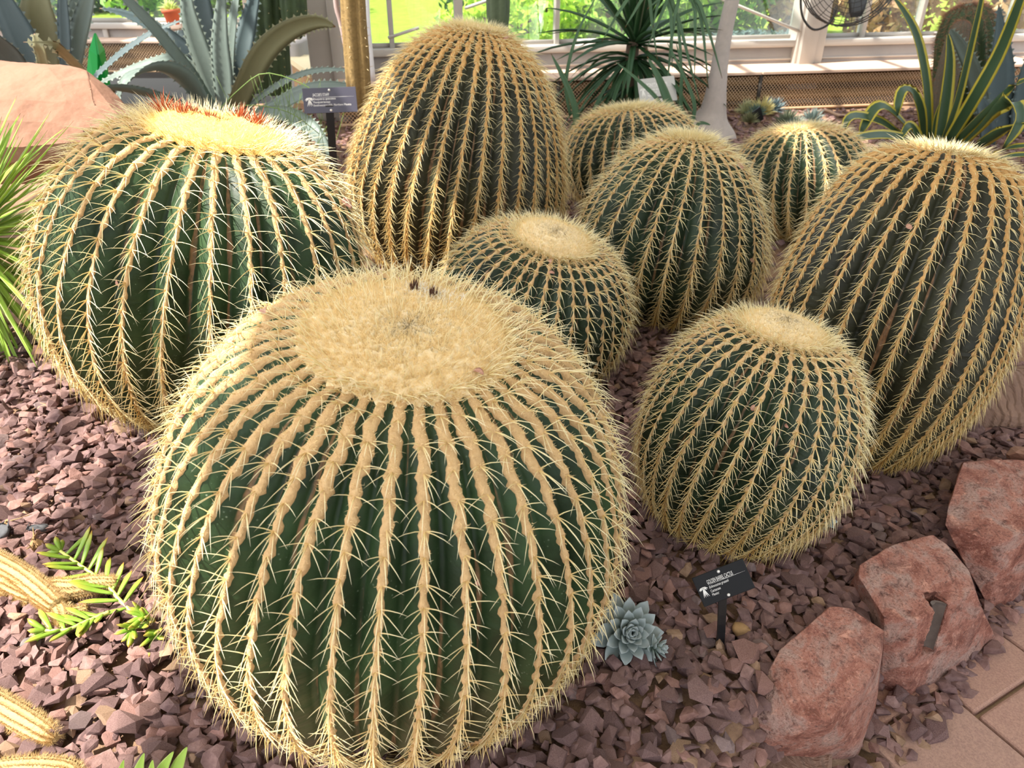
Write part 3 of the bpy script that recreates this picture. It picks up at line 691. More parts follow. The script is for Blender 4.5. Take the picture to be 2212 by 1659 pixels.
o = mk('wall_corner', *lbox(-1.80, -1.70, 6.45, YL - .02, -.1, .40), panel_m, org=(-1.75, 7, 0), kind='structure')
# sunlit ledge beside the column
led = thing('plaster_ledge', 'cream sunlit ledge with a brown side, left of the grey corner column', 'ledge', at_y(640, 165, 5.6))
lm = flat('cream_plaster', srgb(238, 220, 178), .8, nscale=20, namp=.04)
pA, pB = at_y(612, 125, 6.1), at_y(700, 125, 6.1); pC, pD = at_y(705, 158, 5.15), at_y(664, 158, 5.15); zz_ = .30
def slab(name, poly, z0, z1, mat, parent):
    poly = np.asarray(poly)[:, :2]; n = len(poly)
    V = np.concatenate([np.c_[poly, np.full(n, z0)], np.c_[poly, np.full(n, z1)]])
    F = [np.arange(n)[::-1][None], (np.arange(n) + n)[None], np.array([[i, (i + 1) % n, n + (i + 1) % n, n + i] for i in range(n)])]
    return mk(name, V, F, mat, parent, smooth=False)
slab('top_slab', [at_z(614, 118, .31), at_z(690, 118, .31), at_z(700, 156, .31), at_z(668, 156, .31)][::-1], .27, .31, lm, led)
slab('block', [at_z(618, 120, .31) + [.02, 0, 0], at_z(690, 120, .31), at_z(700, 152, .31), at_z(672, 152, .31) + [.01, 0.03, 0]][::-1], -.05, .27, flat('brown_block', srgb(176, 138, 98), .85, nscale=10, namp=.1), led)

# low heating benches with expanded-metal fronts under the windows
def lattice(P, u_, v_, wu, hv, cw, ch, sw, nrm_):
    rows = int(hv / ch); seg = int(wu / cw) * 2; Vs, Fs = [], []; off = 0
    t = np.arange(seg + 1) * cw / 2
    for r_ in range(rows):
        zc = (r_ + .5) * ch; z = zc + np.where(np.arange(seg + 1) % 2 == (r_ % 2), .36, -.36) * ch * 1.35
        for k, dd in enumerate((-.5, .5)): Vs.append(P + t[:, None] * u_ + (np.clip(z + dd * sw, 0, hv))[:, None] * v_ + nrm_ * (.001 * (r_ % 2)))
        i = np.arange(seg); Fs.append(np.stack([off + i, off + i + 1, off + seg + 1 + i + 1, off + seg + 1 + i], -1)); off += 2 * (seg + 1)
    return np.concatenate(Vs), [np.concatenate(Fs)]
def heater(label, O, u_, n_, length, depth, h, name_seed):
    t = thing('heating_bench', label, 'bench', O + u_ * length / 2)
    M = np.array([u_, -n_, [0, 0, 1]]); up = np.array([0, 0, 1.0])
    def bb(a0, a1, d0, d1, z0, z1): return box(*(O + u_ * (a0 + a1) / 2 + n_ * (d0 + d1) / 2 + up * (z0 + z1) / 2), a1 - a0, abs(d1 - d0), z1 - z0, M)
    nb = max(int(length / 1.55), 1); bl = length / nb
    for i in range(nb):
        o = mk('top_board', *bb(i * bl + .004, (i + 1) * bl - .004, 0, depth + .02, h, h + .022), bench_m, t, smooth=False); bevel_obj(o, .004)
    mk('mesh_front', *lattice(O + n_ * depth, u_, up, length, h, .026, .0135, .0056, n_), mesh_m, t, smooth=False, kind='stuff')
    o = mk('back_panel', *bb(0, length, .0, .02, 0, h), dark_m, t)
    for k in range(2): mk('heating_pipe', *tube(np.linspace(O + n_ * (depth * .6) + up * (.08 + .11 * k), O + n_ * (depth * .6) + up * (.08 + .11 * k) + u_ * length, 3), .035, 10), flat('pipe_ochre_%d%d' % (name_seed, k), srgb(150, 118, 70), .6, nscale=4, namp=.3), t)
    for i in range(1, nb + 1):
        if i * bl > length - .1: continue
        mk('mesh_joint', *bb(i * bl - .012, i * bl + .012, depth - .004, depth + .012, 0, h), flat('dark_strip_%d%d' % (name_seed, i), srgb(60, 52, 44), .6), t)
    mk('bottom_rail', *bb(0, length, depth - .005, depth + .012, 0, .016), mesh_m, t)
a_b0 = wall_hit(845, 100, .36)[0]
ajoint = wall_hit(1638, 200, .38)[0]
heater('long tan bench with expanded metal front under the windows behind the ponytail palm', wl(ajoint - 1.55 * 2, 0, 0), WD, WN, 1.55 * 5, .38, .255, 1)
heater('reddish bench with expanded metal front under the far left windows, behind the blue agave', np.array([-6.2, YL, 0.0]), np.array([1.0, 0, 0]), np.array([0, -1.0, 0]), 4.4, .3, .26, 2)

# roof out of the picture: rafters, and unseen white panels added to shade the bed
ceil = mk('ceiling', *merge([lbox(-6.3, 6.3, -3.05, -2.97, 3.2, 3.28), lbox(-6.3, 6.3, 6.9, 6.98, 3.2, 3.28)] + [lbox(x - .02, x + .02, -3, 6.95, 3.2, 3.25) for x in np.arange(-6.2, 6.4, .62)]), frame_m, org=(0, 2, 3.2), kind='structure')
white_m = NT('shade_panel_white'); white_m.set((.82, .83, .80), .8, spec=.2); white_m.translucent(.36, (.95, .95, .90)); white_m = white_m.m
SH = np.array([SUN.x, SUN.y]) / SUN.z * 3.22
def shade(x0, x1, y0, y1):       # given on the ground: where the shade of an added panel should fall
    return mk('shade_panel', *lbox(x0 + SH[0], x1 + SH[0], y0 + SH[1], y1 + SH[1], 3.255, 3.262), white_m, ceil, smooth=False)
SHADE = [(-.08, 6.5, -1.5, .95), (.02, 6.5, .95, 1.9), (-.02, 1.35, 1.9, 3.4), (1.5, 6.5, 1.9, 3.4), (-.1, 6.5, 3.4, 4.6), (-.3, 1.9, 4.6, 5.9), (2.3, 6.5, 4.6, 5.9),
         (-1.0, -.44, 1.10, 1.52), (-.56, -.34, .58, .90), (-.80, -.42, 1.86, 2.5), (-3.4, -2.15, 3.0, 3.35), (-1.98, -1.72, 2.7, 3.6), (-2.1, -1.72, 2.2, 3.6), (-3.4, -.6, 4.2, 4.75), (-1.6, -.5, 3.5, 4.0), (-2.0, -.4, 5.2, 7.6), (-5, -2.6, 5.4, 6.4), (-4.4, -3.6, 6.4, 8.4)]
for q in SHADE: shade(*q)

# ------------------------------------------------------------------ garden outside the glass
lawn_m = NT('lawn'); _c = lawn_m.coords(); lawn_m.set(lawn_m.mix(lawn_m.noise(7, 6, .8, _c), srgb(92, 140, 36), srgb(196, 214, 92)), .9, spec=.1); lawn_m.bump(lawn_m.noise(60, 3, .7, _c), 1, .03)
gx = np.linspace(-16, 16, 30); gy = np.concatenate([np.linspace(6.9, 9, 8), np.linspace(9.6, 45, 16)]); GX, GY = np.meshgrid(gx, gy)
GY2 = GY + np.where(GX < -1.7, np.clip(1.6 - (GY - 6.9) * .05, 0, 2), np.clip(GX, -2, 16) * .187 * np.clip(1 - (GY - 6.9) / 20, 0, 1))
mk('lawn', np.stack([GX, GY2, .12 + .035 * (GY - 6.9) + .05 * np.sin(GX)], -1).reshape(-1, 3), [grid_faces(len(gy), len(gx))], lawn_m.m, kind='structure')
def leaf_mat(name, c0, c1, c2, tr=.35):
    m = NT(name); m.set(m.ramp(m.attr('tone'), [(0, c0), (.5, c1), (1, c2)]), .55, spec=.35); m.translucent(tr); return m.m
LM = {'bright': leaf_mat('leaves_bright', srgb(88, 140, 44), srgb(132, 178, 60), srgb(190, 214, 96)), 'dark': leaf_mat('leaves_dark', srgb(34, 66, 44), srgb(62, 98, 58), srgb(110, 144, 80)),
      'autumn': leaf_mat('leaves_autumn', srgb(176, 132, 92), srgb(226, 182, 132), srgb(252, 234, 196)), 'lime': leaf_mat('leaves_lime', srgb(132, 178, 44), srgb(178, 208, 60), srgb(222, 232, 120)), 'blue': leaf_mat('leaves_blue', srgb(60, 84, 88), srgb(96, 120, 116), srgb(150, 166, 150))}
def leaf_cloud(c, r_, n, size, seed):
    g = np.random.default_rng(seed); d = nrm(g.normal(size=(n, 3))); rad_ = g.uniform(.55, 1.0, (n, 1)) ** .6
    lump = 1 + .18 * np.sin(d[:, :1] * 6 + seed) * np.cos(d[:, 2:] * 5)
    P = np.asarray(c) + d * rad_ * lump * np.asarray(r_); P[:, 2] = np.maximum(P[:, 2], .1)
    N = nrm(d + g.normal(0, .7, (n, 3))); A = nrm(np.cross(N, g.normal(size=(n, 3)))); B = np.cross(N, A); s = size * g.uniform(.6, 1.3, (n, 1))
    V = np.stack([P - A * s, P - B * s * .45, P + A * s, P + B * s * .45], 1).reshape(-1, 3)
    tone = np.repeat(np.clip(g.uniform(0, 1, n) * .8 + .1 * d[:, 2], 0, 1), 4)
    return V, np.arange(n * 4).reshape(-1, 4), tone
def shrub(name, label, base, r_, n, size, mat, seed, h0=.0):
    base = np.asarray(base, float); t = thing(name, label, 'shrub' if name != 'tree' else 'tree', base)
    c = base + np.array([0, 0, r_[2] * .85 + h0]); V, F, tone = leaf_cloud(c, r_, n, size, seed)
    mk('foliage', V, [F], mat, t, attrs={'tone': tone}, smooth=False, kind='stuff')
    g = np.random.default_rng(seed + 1); st_ = [tube(catmull([base, base + [g.normal(0, .1), g.normal(0, .1), r_[2] * .5 + h0 * .6], c + np.array([g.normal(0, .4) * r_[0], g.normal(0, .4) * r_[1], r_[2] * .2])], 6), np.linspace(.05, .015, 6), 6) for _ in range(4)]
    mk('stem', *merge(st_), flat('bark_%d' % seed, srgb(92, 74, 60), .9), t)
    return t
def at_lawn(px, y, dz=0): 
    p = at_y(px, 0, y); return np.array([p[0], y, .12 + .035 * max(y - 7.6, 0) + dz])
shrub('shrub', 'lime green flowering clump outside, right of the tallest barrel cactus', at_lawn(1110, 8.2), (.8, .5, .30), 2600, .05, LM['lime'], 201)
shrub('shrub', 'bright green clump outside the window, behind the dark rosette plant', at_lawn(1375, 8.3), (.7, .4, .38), 2600, .05, LM['bright'], 202)
shrub('shrub', 'bright green leafy shrub outside, behind the leaning grey palm trunk', at_lawn(1540, 9.1), (.75, .5, .75), 3600, .06, LM['bright'], 203)
shrub('shrub', 'blue green hedge bush outside, beyond the lime clump', at_lawn(1190, 11), (1.6, .7, .8), 4200, .08, LM['dark'], 204)
shrub('shrub', 'low blue grey bush outside, at the foot of the leafy shrub', at_lawn(1650, 8.0), (.6, .3, .12), 1200, .04, LM['blue'], 205)
shrub('shrub', 'golden autumn shrub outside, left of the thick window post', at_lawn(1730, 9.2), (.6, .4, .9), 3600, .065, LM['autumn'], 206)
shrub('shrub', 'golden autumn shrub outside, under the round fan guard', at_lawn(1910, 8.9), (.6, .45, .8), 3600, .06, LM['autumn'], 207)
shrub('shrub', 'golden autumn shrub outside, behind the bristly upright cactus', at_lawn(2160, 9.1), (.75, .5, 1.0), 3600, .06, LM['autumn'], 208)
shrub('shrub', 'grey blue bush outside, in front of the golden shrubs', at_lawn(1960, 8.15), (1.5, .25, .09), 1600, .04, LM['blue'], 209)
shrub('shrub', 'dark green hedge seen through the far left windows, behind the small clay pot', at_y(330, 20, 11.6) * [1, 1, 0] + [0, 0, .2], (2.4, .7, .85), 5000, .075, LM['dark'], 210)
shrub('shrub', 'sunlit yellow green bush at the far left windows, above the clay pot', at_y(390, 20, 9.6) * [1, 1, 0] + [0, 0, .2], (.9, .5, .55), 2200, .065, LM['bright'], 211, h0=.15)
shrub('tree', 'dense tree filling the view beyond the far left windows', at_y(120, 20, 16.5) * [1, 1, 0] + [0, 0, .3], (3, 1.2, 2.4), 6000, .12, LM['dark'], 212)
shrub('tree', 'green tree beyond the lawn in the middle of the back windows', at_lawn(1330, 15.5), (2.0, 1.3, 2.4), 6000, .13, LM['dark'], 213, h0=.2)
shrub('tree', 'tall tree far behind the golden autumn shrubs', at_lawn(2080, 15.5), (3.2, 1.4, 2.6), 6000, .13, LM['autumn'], 214, h0=.2)
shrub('tree', 'pale green tree beyond the garden, above the red roofed shed', at_lawn(850, 17), (2.4, 1.4, 2.3), 5000, .12, LM['bright'], 215, h0=.4)
sh_b = at_lawn(872, 13.5); sh_ = thing('shed', 'small shed with an orange red roof outside, left of the tallest cactus', 'shed', sh_b)
mk('shed_wall', *lbox(sh_b[0] - .45, sh_b[0] + .3, 13.5, 14.2, .1, .60), flat('shed_blue', srgb(120, 132, 148), .7), sh_)
V = np.array([[sh_b[0] - .55, 13.4, .58], [sh_b[0] + .4, 13.4, .58], [sh_b[0] + .4, 13.85, .84], [sh_b[0] - .55, 13.85, .84], [sh_b[0] + .4, 14.3, .58], [sh_b[0] - .55, 14.3, .58]])
mk('shed_roof', V, [np.array([[0, 1, 2, 3], [3, 2, 4, 5], [0, 5, 4, 1]])], flat('roof_red', srgb(196, 122, 92), .7), sh_, smooth=False)

# ------------------------------------------------------------------ leafy plants
def leaf_material(name, mid, edge, edge_w=.12, base=None, rough=.5, streak=.15, tr=.12, spec=.4, bloom=0.0):
    m = NT(name); u, v = m.uv(); co = m.coords()
    n = m.noise(30, 4, .6, co); cmb = m.n('ShaderNodeCombineXYZ'); m.l(m.math('MULTIPLY', u, 14), cmb.inputs[0]); m.l(m.math('MULTIPLY', v, 1.2), cmb.inputs[1])
    s = m.noise(1.5, 3, .6, cmb.outputs[0])
    col = m.mix(m.math('MULTIPLY', s, streak * 2), mid, tuple(c * .6 for c in mid)); col = m.mix(m.math('MULTIPLY', n, .3), col, tuple(min(c * 1.35 + .02, 1) for c in mid))
    e = m.math('ABSOLUTE', m.math('SUBTRACT', u, .5)); k = m.ramp(e, [(.5 - edge_w - .02, (0, 0, 0)), (.5 - edge_w + .02, (1, 1, 1))])
    col = m.mix(k, col, edge)
    col = m.mix(m.ramp(v, [(.955, (0, 0, 0)), (.985, (1, 1, 1))]), col, base or srgb(120, 84, 52))
    m.set(col, rough, spec=spec); m.translucent(tr); return m.m
AG_BLUE = leaf_material('agave_blue', srgb(110, 124, 116), srgb(132, 144, 132), .03, streak=.22, rough=.55)
AG_DARK = leaf_material('agave_slate', srgb(76, 92, 94), srgb(94, 108, 104), .03, streak=.25, rough=.55)
AG_OLIVE = leaf_material('agave_olive', srgb(128, 126, 92), srgb(150, 150, 120), .03, streak=.25, rough=.6)
AG_STRIPE = leaf_material('agave_striped', srgb(58, 84, 54), srgb(214, 196, 70), .16, base=srgb(60, 52, 40), rough=.42)
ROSETTE = leaf_material('rosette_green', srgb(44, 78, 42), srgb(60, 96, 52), .05, rough=.5, tr=.2)
GRASSY = leaf_material('strap_green', srgb(84, 116, 84), srgb(120, 144, 96), .06, rough=.5, tr=.2)
YUC = leaf_material('spiky_leaf', srgb(168, 200, 84), srgb(206, 220, 130), .08, base=srgb(104, 80, 50), rough=.45, tr=.3)
def leaf_mesh(path, widths, facing, fold=.18, thick=.08, n=16, teeth=0, curl=0.0, keep_w=False):
    P = catmull(path, n); w = np.interp(np.linspace(0, 1, n), np.linspace(0, 1, len(widths)), widths)
    T = nrm(np.gradient(P, axis=0)); Fc = np.broadcast_to(np.asarray(facing, float), P.shape) if np.ndim(facing) == 1 else catmull(facing, n)
    S = nrm(np.cross(T, Fc)); N = nrm(np.cross(S, T))
    uu = np.array([-1, -.5, 0, .5, 1, .5, 0, -.5]); hh = np.array([fold, fold * .35, 0, fold * .35, fold, fold * .35 - thick, -thick * 1.6, fold * .35 - thick])
    V = P[:, None] + S[:, None] * (uu[None] * w[:, None] * .5)[..., None] + N[:, None] * (hh[None] * w[:, None])[..., None]
    uv = np.stack([np.broadcast_to((uu + 1) / 2, (n, 8)), np.broadcast_to(np.linspace(0, 1, n)[:, None], (n, 8))], -1)
    F = [grid_faces(n, 8, True), np.arange(8)[::-1][None], (np.arange(8) + (n - 1) * 8)[None]]
    V = V.reshape(-1, 3); uv = uv.reshape(-1, 2)
    if teeth:
        L = np.linalg.norm(np.diff(P, axis=0), axis=1).sum(); k = max(int(L / teeth), 4); t = np.linspace(.06, .93, k); tv = []; off = len(V)
        for s_ in (-1, 1):
            i = t * (n - 1); c = np.stack([np.interp(i, np.arange(n), (P + S * (w * .5 * s_)[:, None] + N * (fold * w)[:, None])[:, j]) for j in range(3)], 1)
            Sx = np.stack([np.interp(i, np.arange(n), S[:, j]) for j in range(3)], 1) * s_; Tx = np.stack([np.interp(i, np.arange(n), T[:, j]) for j in range(3)], 1)
            d = teeth * .22; tv.append(np.stack([c - Tx * d - Sx * .002, c + Tx * d - Sx * .002, c + Sx * d * 1.5 + Tx * d * .4], 1))
        tv = np.concatenate(tv); V = np.concatenate([V, tv.reshape(-1, 3)]); F.append((np.arange(len(tv)) * 3)[:, None] + np.arange(3)[None] + off)
        uv = np.concatenate([uv, np.tile([[.0, .9]], (len(tv) * 3, 1))])
    return V, F, uv
def add_leaf(root, pts, wpx, mat, facing=(0, -.55, .83), prof=None, **kw):
    """pts: (px, py, depth); wpx: width in pixels at that depth"""
    pts = [tuple(p) for p in pts]; P = [at_y(*p) for p in pts]; sc = np.mean([proj(p)[2] for p in P]) / FPX
    prof = prof or [.75, .92, 1, .95, .8, .55, .04]
    V, F, uv = leaf_mesh(P, np.array(prof) * wpx * sc, facing, **kw)
    return mk('leaf', V, F, mat, root, uv=uv)
UP = (0, -.95, .3)
ag = thing('agave', 'large blue grey agave with arching toothed leaves behind the sunlit barrel cactus', 'agave', at_y(490, 262, 4.9))
yb = 4.9
for pts, w, m_, kw in [
    ([(478, 250, yb), (432, 186, yb - .15), (385, 128, yb - .25), (325, 55, yb - .35), (275, 2, yb - .4), (245, -40, yb - .4)], 34, AG_BLUE, {}),
    ([(488, 250, yb), (462, 180, yb), (428, 90, yb), (408, 20, yb), (402, -50, yb)], 47, AG_BLUE, dict(facing=UP)),
    ([(492, 255, yb - .1), (484, 160, yb - .1), (478, 80, yb - .1), (482, -40, yb - .1)], 46, AG_BLUE, dict(facing=UP)),
    ([(502, 250, yb - .05), (500, 140, yb - .05), (505, 60, yb - .05), (518, -40, yb - .05)], 40, AG_BLUE, dict(facing=(-.5, -.8, .3))),
    ([(508, 250, yb + .05), (522, 130, yb + .05), (540, 45, yb + .1), (560, -40, yb + .1)], 46, AG_DARK, dict(facing=UP)),
    ([(500, 262, yb - .2), (528, 190, yb - .25), (570, 110, yb - .3), (625, 62, yb - .3), (685, 45, yb - .3), (725, 58, yb - .3)], 50, AG_OLIVE, dict(facing=(.15, -.9, -.3))),
    ([(512, 262, yb - .2), (565, 212, yb - .3), (630, 172, yb - .4), (690, 154, yb - .5), (760, 152, yb - .6)], 25, AG_BLUE, {}),
    ([(520, 268, yb - .3), (590, 238, yb - .45), (650, 205, yb - .55), (705, 190, yb - .6), (770, 186, yb - .6)], 40, AG_BLUE, dict(facing=(.1, -.75, .65))),
    ([(535, 250, yb - .3), (600, 246, yb - .6), (655, 266, yb - .75), (690, 298, yb - .85), (716, 345, yb - .9)], 40, AG_BLUE, dict(facing=(.2, -.75, .65))),
    ([(472, 262, yb - .2), (425, 192, yb - .4), (375, 155, yb - .6), (325, 148, yb - .8), (285, 165, yb - .95), (263, 195, yb - 1.0), (257, 226, yb - 1.0)], 44, AG_BLUE, dict(facing=(-.35, -.55, .75))),
    ([(462, 268, yb - .2), (385, 228, yb - .5), (300, 200, yb - .9), (225, 190, yb - 1.2), (175, 208, yb - 1.35), (132, 244, yb - 1.45)], 40, AG_BLUE, dict(facing=(-.1, -.5, .86))),
    ([(470, 215, yb + .1), (400, 130, yb + .1), (330, 137, yb), (262, 160, yb), (205, 186, yb - .1)], 26, AG_BLUE, {}),
    ([(450, 150, yb + .5), (370, 85, yb + .6), (290, 40, yb + .6), (215, 18, yb + .5)], 34, AG_DARK, {}),
    ([(480, 180, yb + .4), (458, 110, yb + .4), (440, 50, yb + .4), (436, -40, yb + .4)], 84, AG_DARK, dict(facing=UP)),
    ([(470, 230, yb + .4), (440, 160, yb + .5), (400, 125, yb + .7), (390, 60, yb + .8)], 70, AG_DARK, dict(facing=UP)),
    ([(205, 168, yb + .1), (262, 118, yb + .1), (330, 72, yb + .1), (400, 42, yb + .1)], 20, AG_DARK, {}),
    ([(510, 240, yb + .3), (545, 180, yb + .5), (580, 120, yb + .6), (600, 60, yb + .6)], 30, AG_DARK, dict(facing=UP)),
]: add_leaf(ag, pts, w, m_, teeth=.045, **kw)
core = tube(np.array([at_y(492, 300, yb), at_y(492, 255, yb), at_y(494, 215, yb)]), [.14, .13, .05], 10); mk('leaf_base', *core, AG_BLUE, ag, uv=np.tile([[.5, .3]], (len(core[0]), 1)))
ag2 = thing('agave', 'broad leaved slate blue agave at the top left corner behind the pink boulder', 'agave', at_y(110, 170, 4.3)); y2 = 4.3
for pts, w, m_, kw in [
    ([(85, 165, y2), (58, 95, y2), (25, 30, y2), (-10, -40, y2)], 72, AG_DARK, dict(facing=UP)),
    ([(108, 165, y2 + .1), (98, 80, y2 + .1), (88, 20, y2 + .1), (84, -50, y2 + .1)], 92, AG_OLIVE, dict(facing=UP)),
    ([(145, 165, y2), (142, 80, y2), (138, 10, y2), (136, -50, y2)], 30, AG_DARK, dict(facing=UP)),
    ([(158, 165, y2 + .05), (172, 80, y2 + .05), (190, 10, y2 + .05), (205, -50, y2 + .05)], 44, AG_BLUE, dict(facing=UP)),
    ([(150, 160, y2 + .2), (156, 70, y2 + .2), (170, 10, y2 + .2), (184, -50, y2 + .2)], 40, AG_BLUE, dict(facing=UP)),
    ([(60, 165, y2 - .1), (20, 110, y2 - .2), (-20, 70, y2 - .3), (-60, 20, y2 - .4)], 66, AG_DARK, dict(facing=UP)),
    ([(245, 205, y2 - .5), (205, 186, y2 - .6), (170, 140, y2 - .7), (130, 104, y2 - .8), (100, 93, y2 - .85), (50, 91, y2 - .9)], 40, AG_OLIVE, dict(facing=(-.1, -.9, .35), prof=[.5, .8, 1, .9, .5, .12, .02])),
    ([(108, 170, y2 - .3), (98, 135, y2 - .35), (88, 105, y2 - .4), (74, 72, y2 - .4)], 34, AG_OLIVE, dict(facing=UP)),
]: add_leaf(ag2, pts, w, m_, teeth=.045, **kw)
# striped agave at the right
ys = 4.55
sa = thing('agave', 'green agave with yellow striped leaf edges behind the right hand barrel cactus', 'agave', at_y(2025, 330, ys))
for pts, w, kw in [
    ([(2005, 300, ys), (2000, 190, ys), (1982, 90, ys), (1955, 30, ys), (1925, -12, ys)], 27, dict(facing=(.35, -.9, .2))),
    ([(2028, 300, ys), (2042, 210, ys), (2050, 130, ys), (2047, 70, ys)], 30, dict(facing=UP)),
    ([(2035, 305, ys - .05), (2065, 220, ys - .1), (2090, 120, ys - .15), (2118, 0, ys - .2), (2128, -50, ys - .2)], 25, dict(facing=(.3, -.9, .3))),
    ([(2048, 305, ys - .1), (2105, 210, ys - .2), (2160, 110, ys - .25), (2205, -5, ys - .3), (2225, -60, ys - .3)], 30, dict(facing=(-.4, -.9, .2))),
    ([(2065, 305, ys - .1), (2120, 250, ys - .3), (2175, 195, ys - .45), (2235, 165, ys - .55)], 30, dict(facing=(.3, -.7, .65))),
    ([(2075, 315, ys - .2), (2120, 270, ys - .35), (2155, 228, ys - .5), (2190, 222, ys - .6), (2200, 262, ys - .65), (2165, 322, ys - .68)], 42, dict(facing=(.35, -.8, .5), prof=[.5, .7, .9, 1, 1, .8, .1])),
    ([(2110, 315, ys - .3), (2160, 285, ys - .5), (2230, 262, ys - .7)], 26, dict(facing=(.1, -.8, .55))),
    ([(1996, 305, ys), (1990, 240, ys - .1), (1972, 200, ys - .2), (1950, 195, ys - .3), (1940, 225, ys - .35), (1938, 250, ys - .35)], 22, dict(facing=(-.4, -.8, .45), prof=[.6, .9, 1, 1, 1, .8, .1])),
    ([(1985, 312, ys - .1), (1950, 265, ys - .3), (1912, 232, ys - .45), (1888, 236, ys - .5), (1868, 270, ys - .55), (1858, 290, ys - .55)], 26, dict(facing=(-.3, -.7, .65), prof=[.6, .8, 1, 1, 1, .7, .1])),
    ([(1975, 315, ys - .1), (1935, 285, ys - .3), (1900, 262, ys - .45), (1850, 250, ys - .6), (1828, 262, ys - .7), (1822, 292, ys - .7)], 22, dict(facing=(-.2, -.8, .55), prof=[.6, .8, 1, 1, .9, .7, .1])),
    ([(1965, 300, ys - .3), (1910, 292, ys - .6), (1860, 296, ys - .75), (1826, 306, ys - .8)], 24, dict(facing=(-.1, -.8, .6))),
    ([(1990, 310, ys - .2), (1965, 272, ys - .3), (1945, 300, ys - .4)], 24, dict(facing=(-.1, -.8, .55))),
    ([(2012, 305, ys - .2), (2020, 250, ys - .25), (2032, 218, ys - .3)], 18, dict(facing=(.4, -.8, .4))),
    ([(2150, 330, ys - .6), (2190, 318, ys - .7), (2260, 312, ys - .8)], 18, dict(facing=(0, -.7, .7))),
    ([(2150, 345, ys - .7), (2195, 336, ys - .8), (2260, 334, ys - .9)], 18, dict(facing=(0, -.7, .7))),
]: add_leaf(sa, pts, w, AG_STRIPE, prof=kw.pop('prof', [.8, 1, 1, .9, .75, .5, .05]), **kw)
core = tube(np.array([at_y(2025, 380, ys), at_y(2025, 330, ys), at_y(2025, 295, ys)]), [.12, .11, .05], 10); mk('leaf_base', *core, AG_STRIPE, sa, uv=np.tile([[.5, .3]], (len(core[0]), 1)))
# blue agave behind it
yr = 5.1
ra = thing('agave', 'upright grey blue agave at the right edge behind the yellow striped agave', 'agave', at_y(2150, 330, yr))
for pts, w, kw in [
    ([(2150, 330, yr), (2150, 230, yr), (2155, 150, yr), (2158, 80, yr), (2157, 10, yr)], 66, dict(facing=UP, prof=[.9, 1, 1, .9, .65, .3, .03])),
    ([(2140, 330, yr - .1), (2122, 230, yr - .2), (2100, 150, yr - .3), (2075, 100, yr - .35), (2050, 60, yr - .4)], 34, dict(facing=(-.6, -.6, .4))),
    ([(2200, 330, yr), (2205, 240, yr), (2218, 160, yr), (2240, 90, yr)], 56, dict(facing=UP)),
    ([(2130, 330, yr - .2), (2128, 280, yr - .3), (2122, 240, yr - .4), (2118, 210, yr - .4)], 44, dict(facing=UP)),
]: add_leaf(ra, pts, w, AG_BLUE if w < 40 else AG_DARK, teeth=.05, **kw)

# generic rosette of narrow leaves
def rosette(root, c, count, L, w, mat, el0, el1, droop, seed, n=8, az=(0, 360), fold=.2, tipd=None):
    g = np.random.default_rng(seed)
    for i in range(count):
        a = math.radians(az[0] + (az[1] - az[0]) * ((i * .618034) % 1)); e = math.radians(el0 + (el1 - el0) * ((i + .5) / count) + g.normal(0, 5)); l = L * g.uniform(.75, 1.1)
        d = np.array([math.cos(a) * math.cos(e), math.sin(a) * math.cos(e), math.sin(e)]); t = np.linspace(0, 1, 5)[:, None]
        P = np.asarray(c) + d * l * t + np.array([0, 0, -1.0]) * droop * l * t ** 2.2 * math.cos(e)
        V, F, uv = leaf_mesh(P, w * np.array([.8, 1, .95, .7, .06]), nrm(np.array([-d[0] * d[2], -d[1] * d[2], 1 - d[2] ** 2]) + g.normal(0, .12, 3)), fold=fold, thick=.1, n=n)
        mk('leaf', V, F, mat, root, uv=uv)
yy = 5.15
ro = thing('dracaena', 'dark green narrow leaved rosette on a short trunk in front of the windows', 'plant', at_y(1352, 285, yy))
mk('trunk', *tube(catmull([at_y(1352, 285, yy), at_y(1358, 190, yy), at_y(1368, 90, yy)], 7), np.linspace(.055, .04, 7), 10), flat('trunk_brown', srgb(96, 78, 62), .9, nscale=30), ro)
ctr = at_y(1370, 96, yy)
rosette(ro, ctr, 46, .72, .040, ROSETTE, 88, -5, .25, 301, az=(0, 360)); rosette(ro, ctr - [0, 0, .08], 40, .62, .032, ROSETTE, 15, -35, .5, 302); rosette(ro, ctr - [0, 0, .22], 22, .5, .03, ROSETTE, -10, -55, .4, 303)
yp = 5.0
pp = thing('ponytail_palm', 'leaning grey palm trunk with a swollen base and thin drooping leaves', 'palm', at_y(1530, 300, yp))
bark = flat('bark_grey', srgb(186, 174, 166), .85, nscale=26, namp=.12)
mk('trunk', *tube(catmull([at_y(1528, 330, yp), at_y(1530, 290, yp), at_y(1534, 262, yp), at_y(1541, 236, yp), at_y(1548, 190, yp), at_y(1556, 130, yp), at_y(1568, 60, yp), at_y(1584, -10, yp), at_y(1604, -90, yp)], 26),
    np.interp(np.linspace(0, 1, 26), np.linspace(0, 1, 9), [.20, .175, .125, .082, .062, .05, .045, .043, .042]), 18), bark, pp)
top = at_y(1604, -90, yp)
g_ = np.random.default_rng(9)
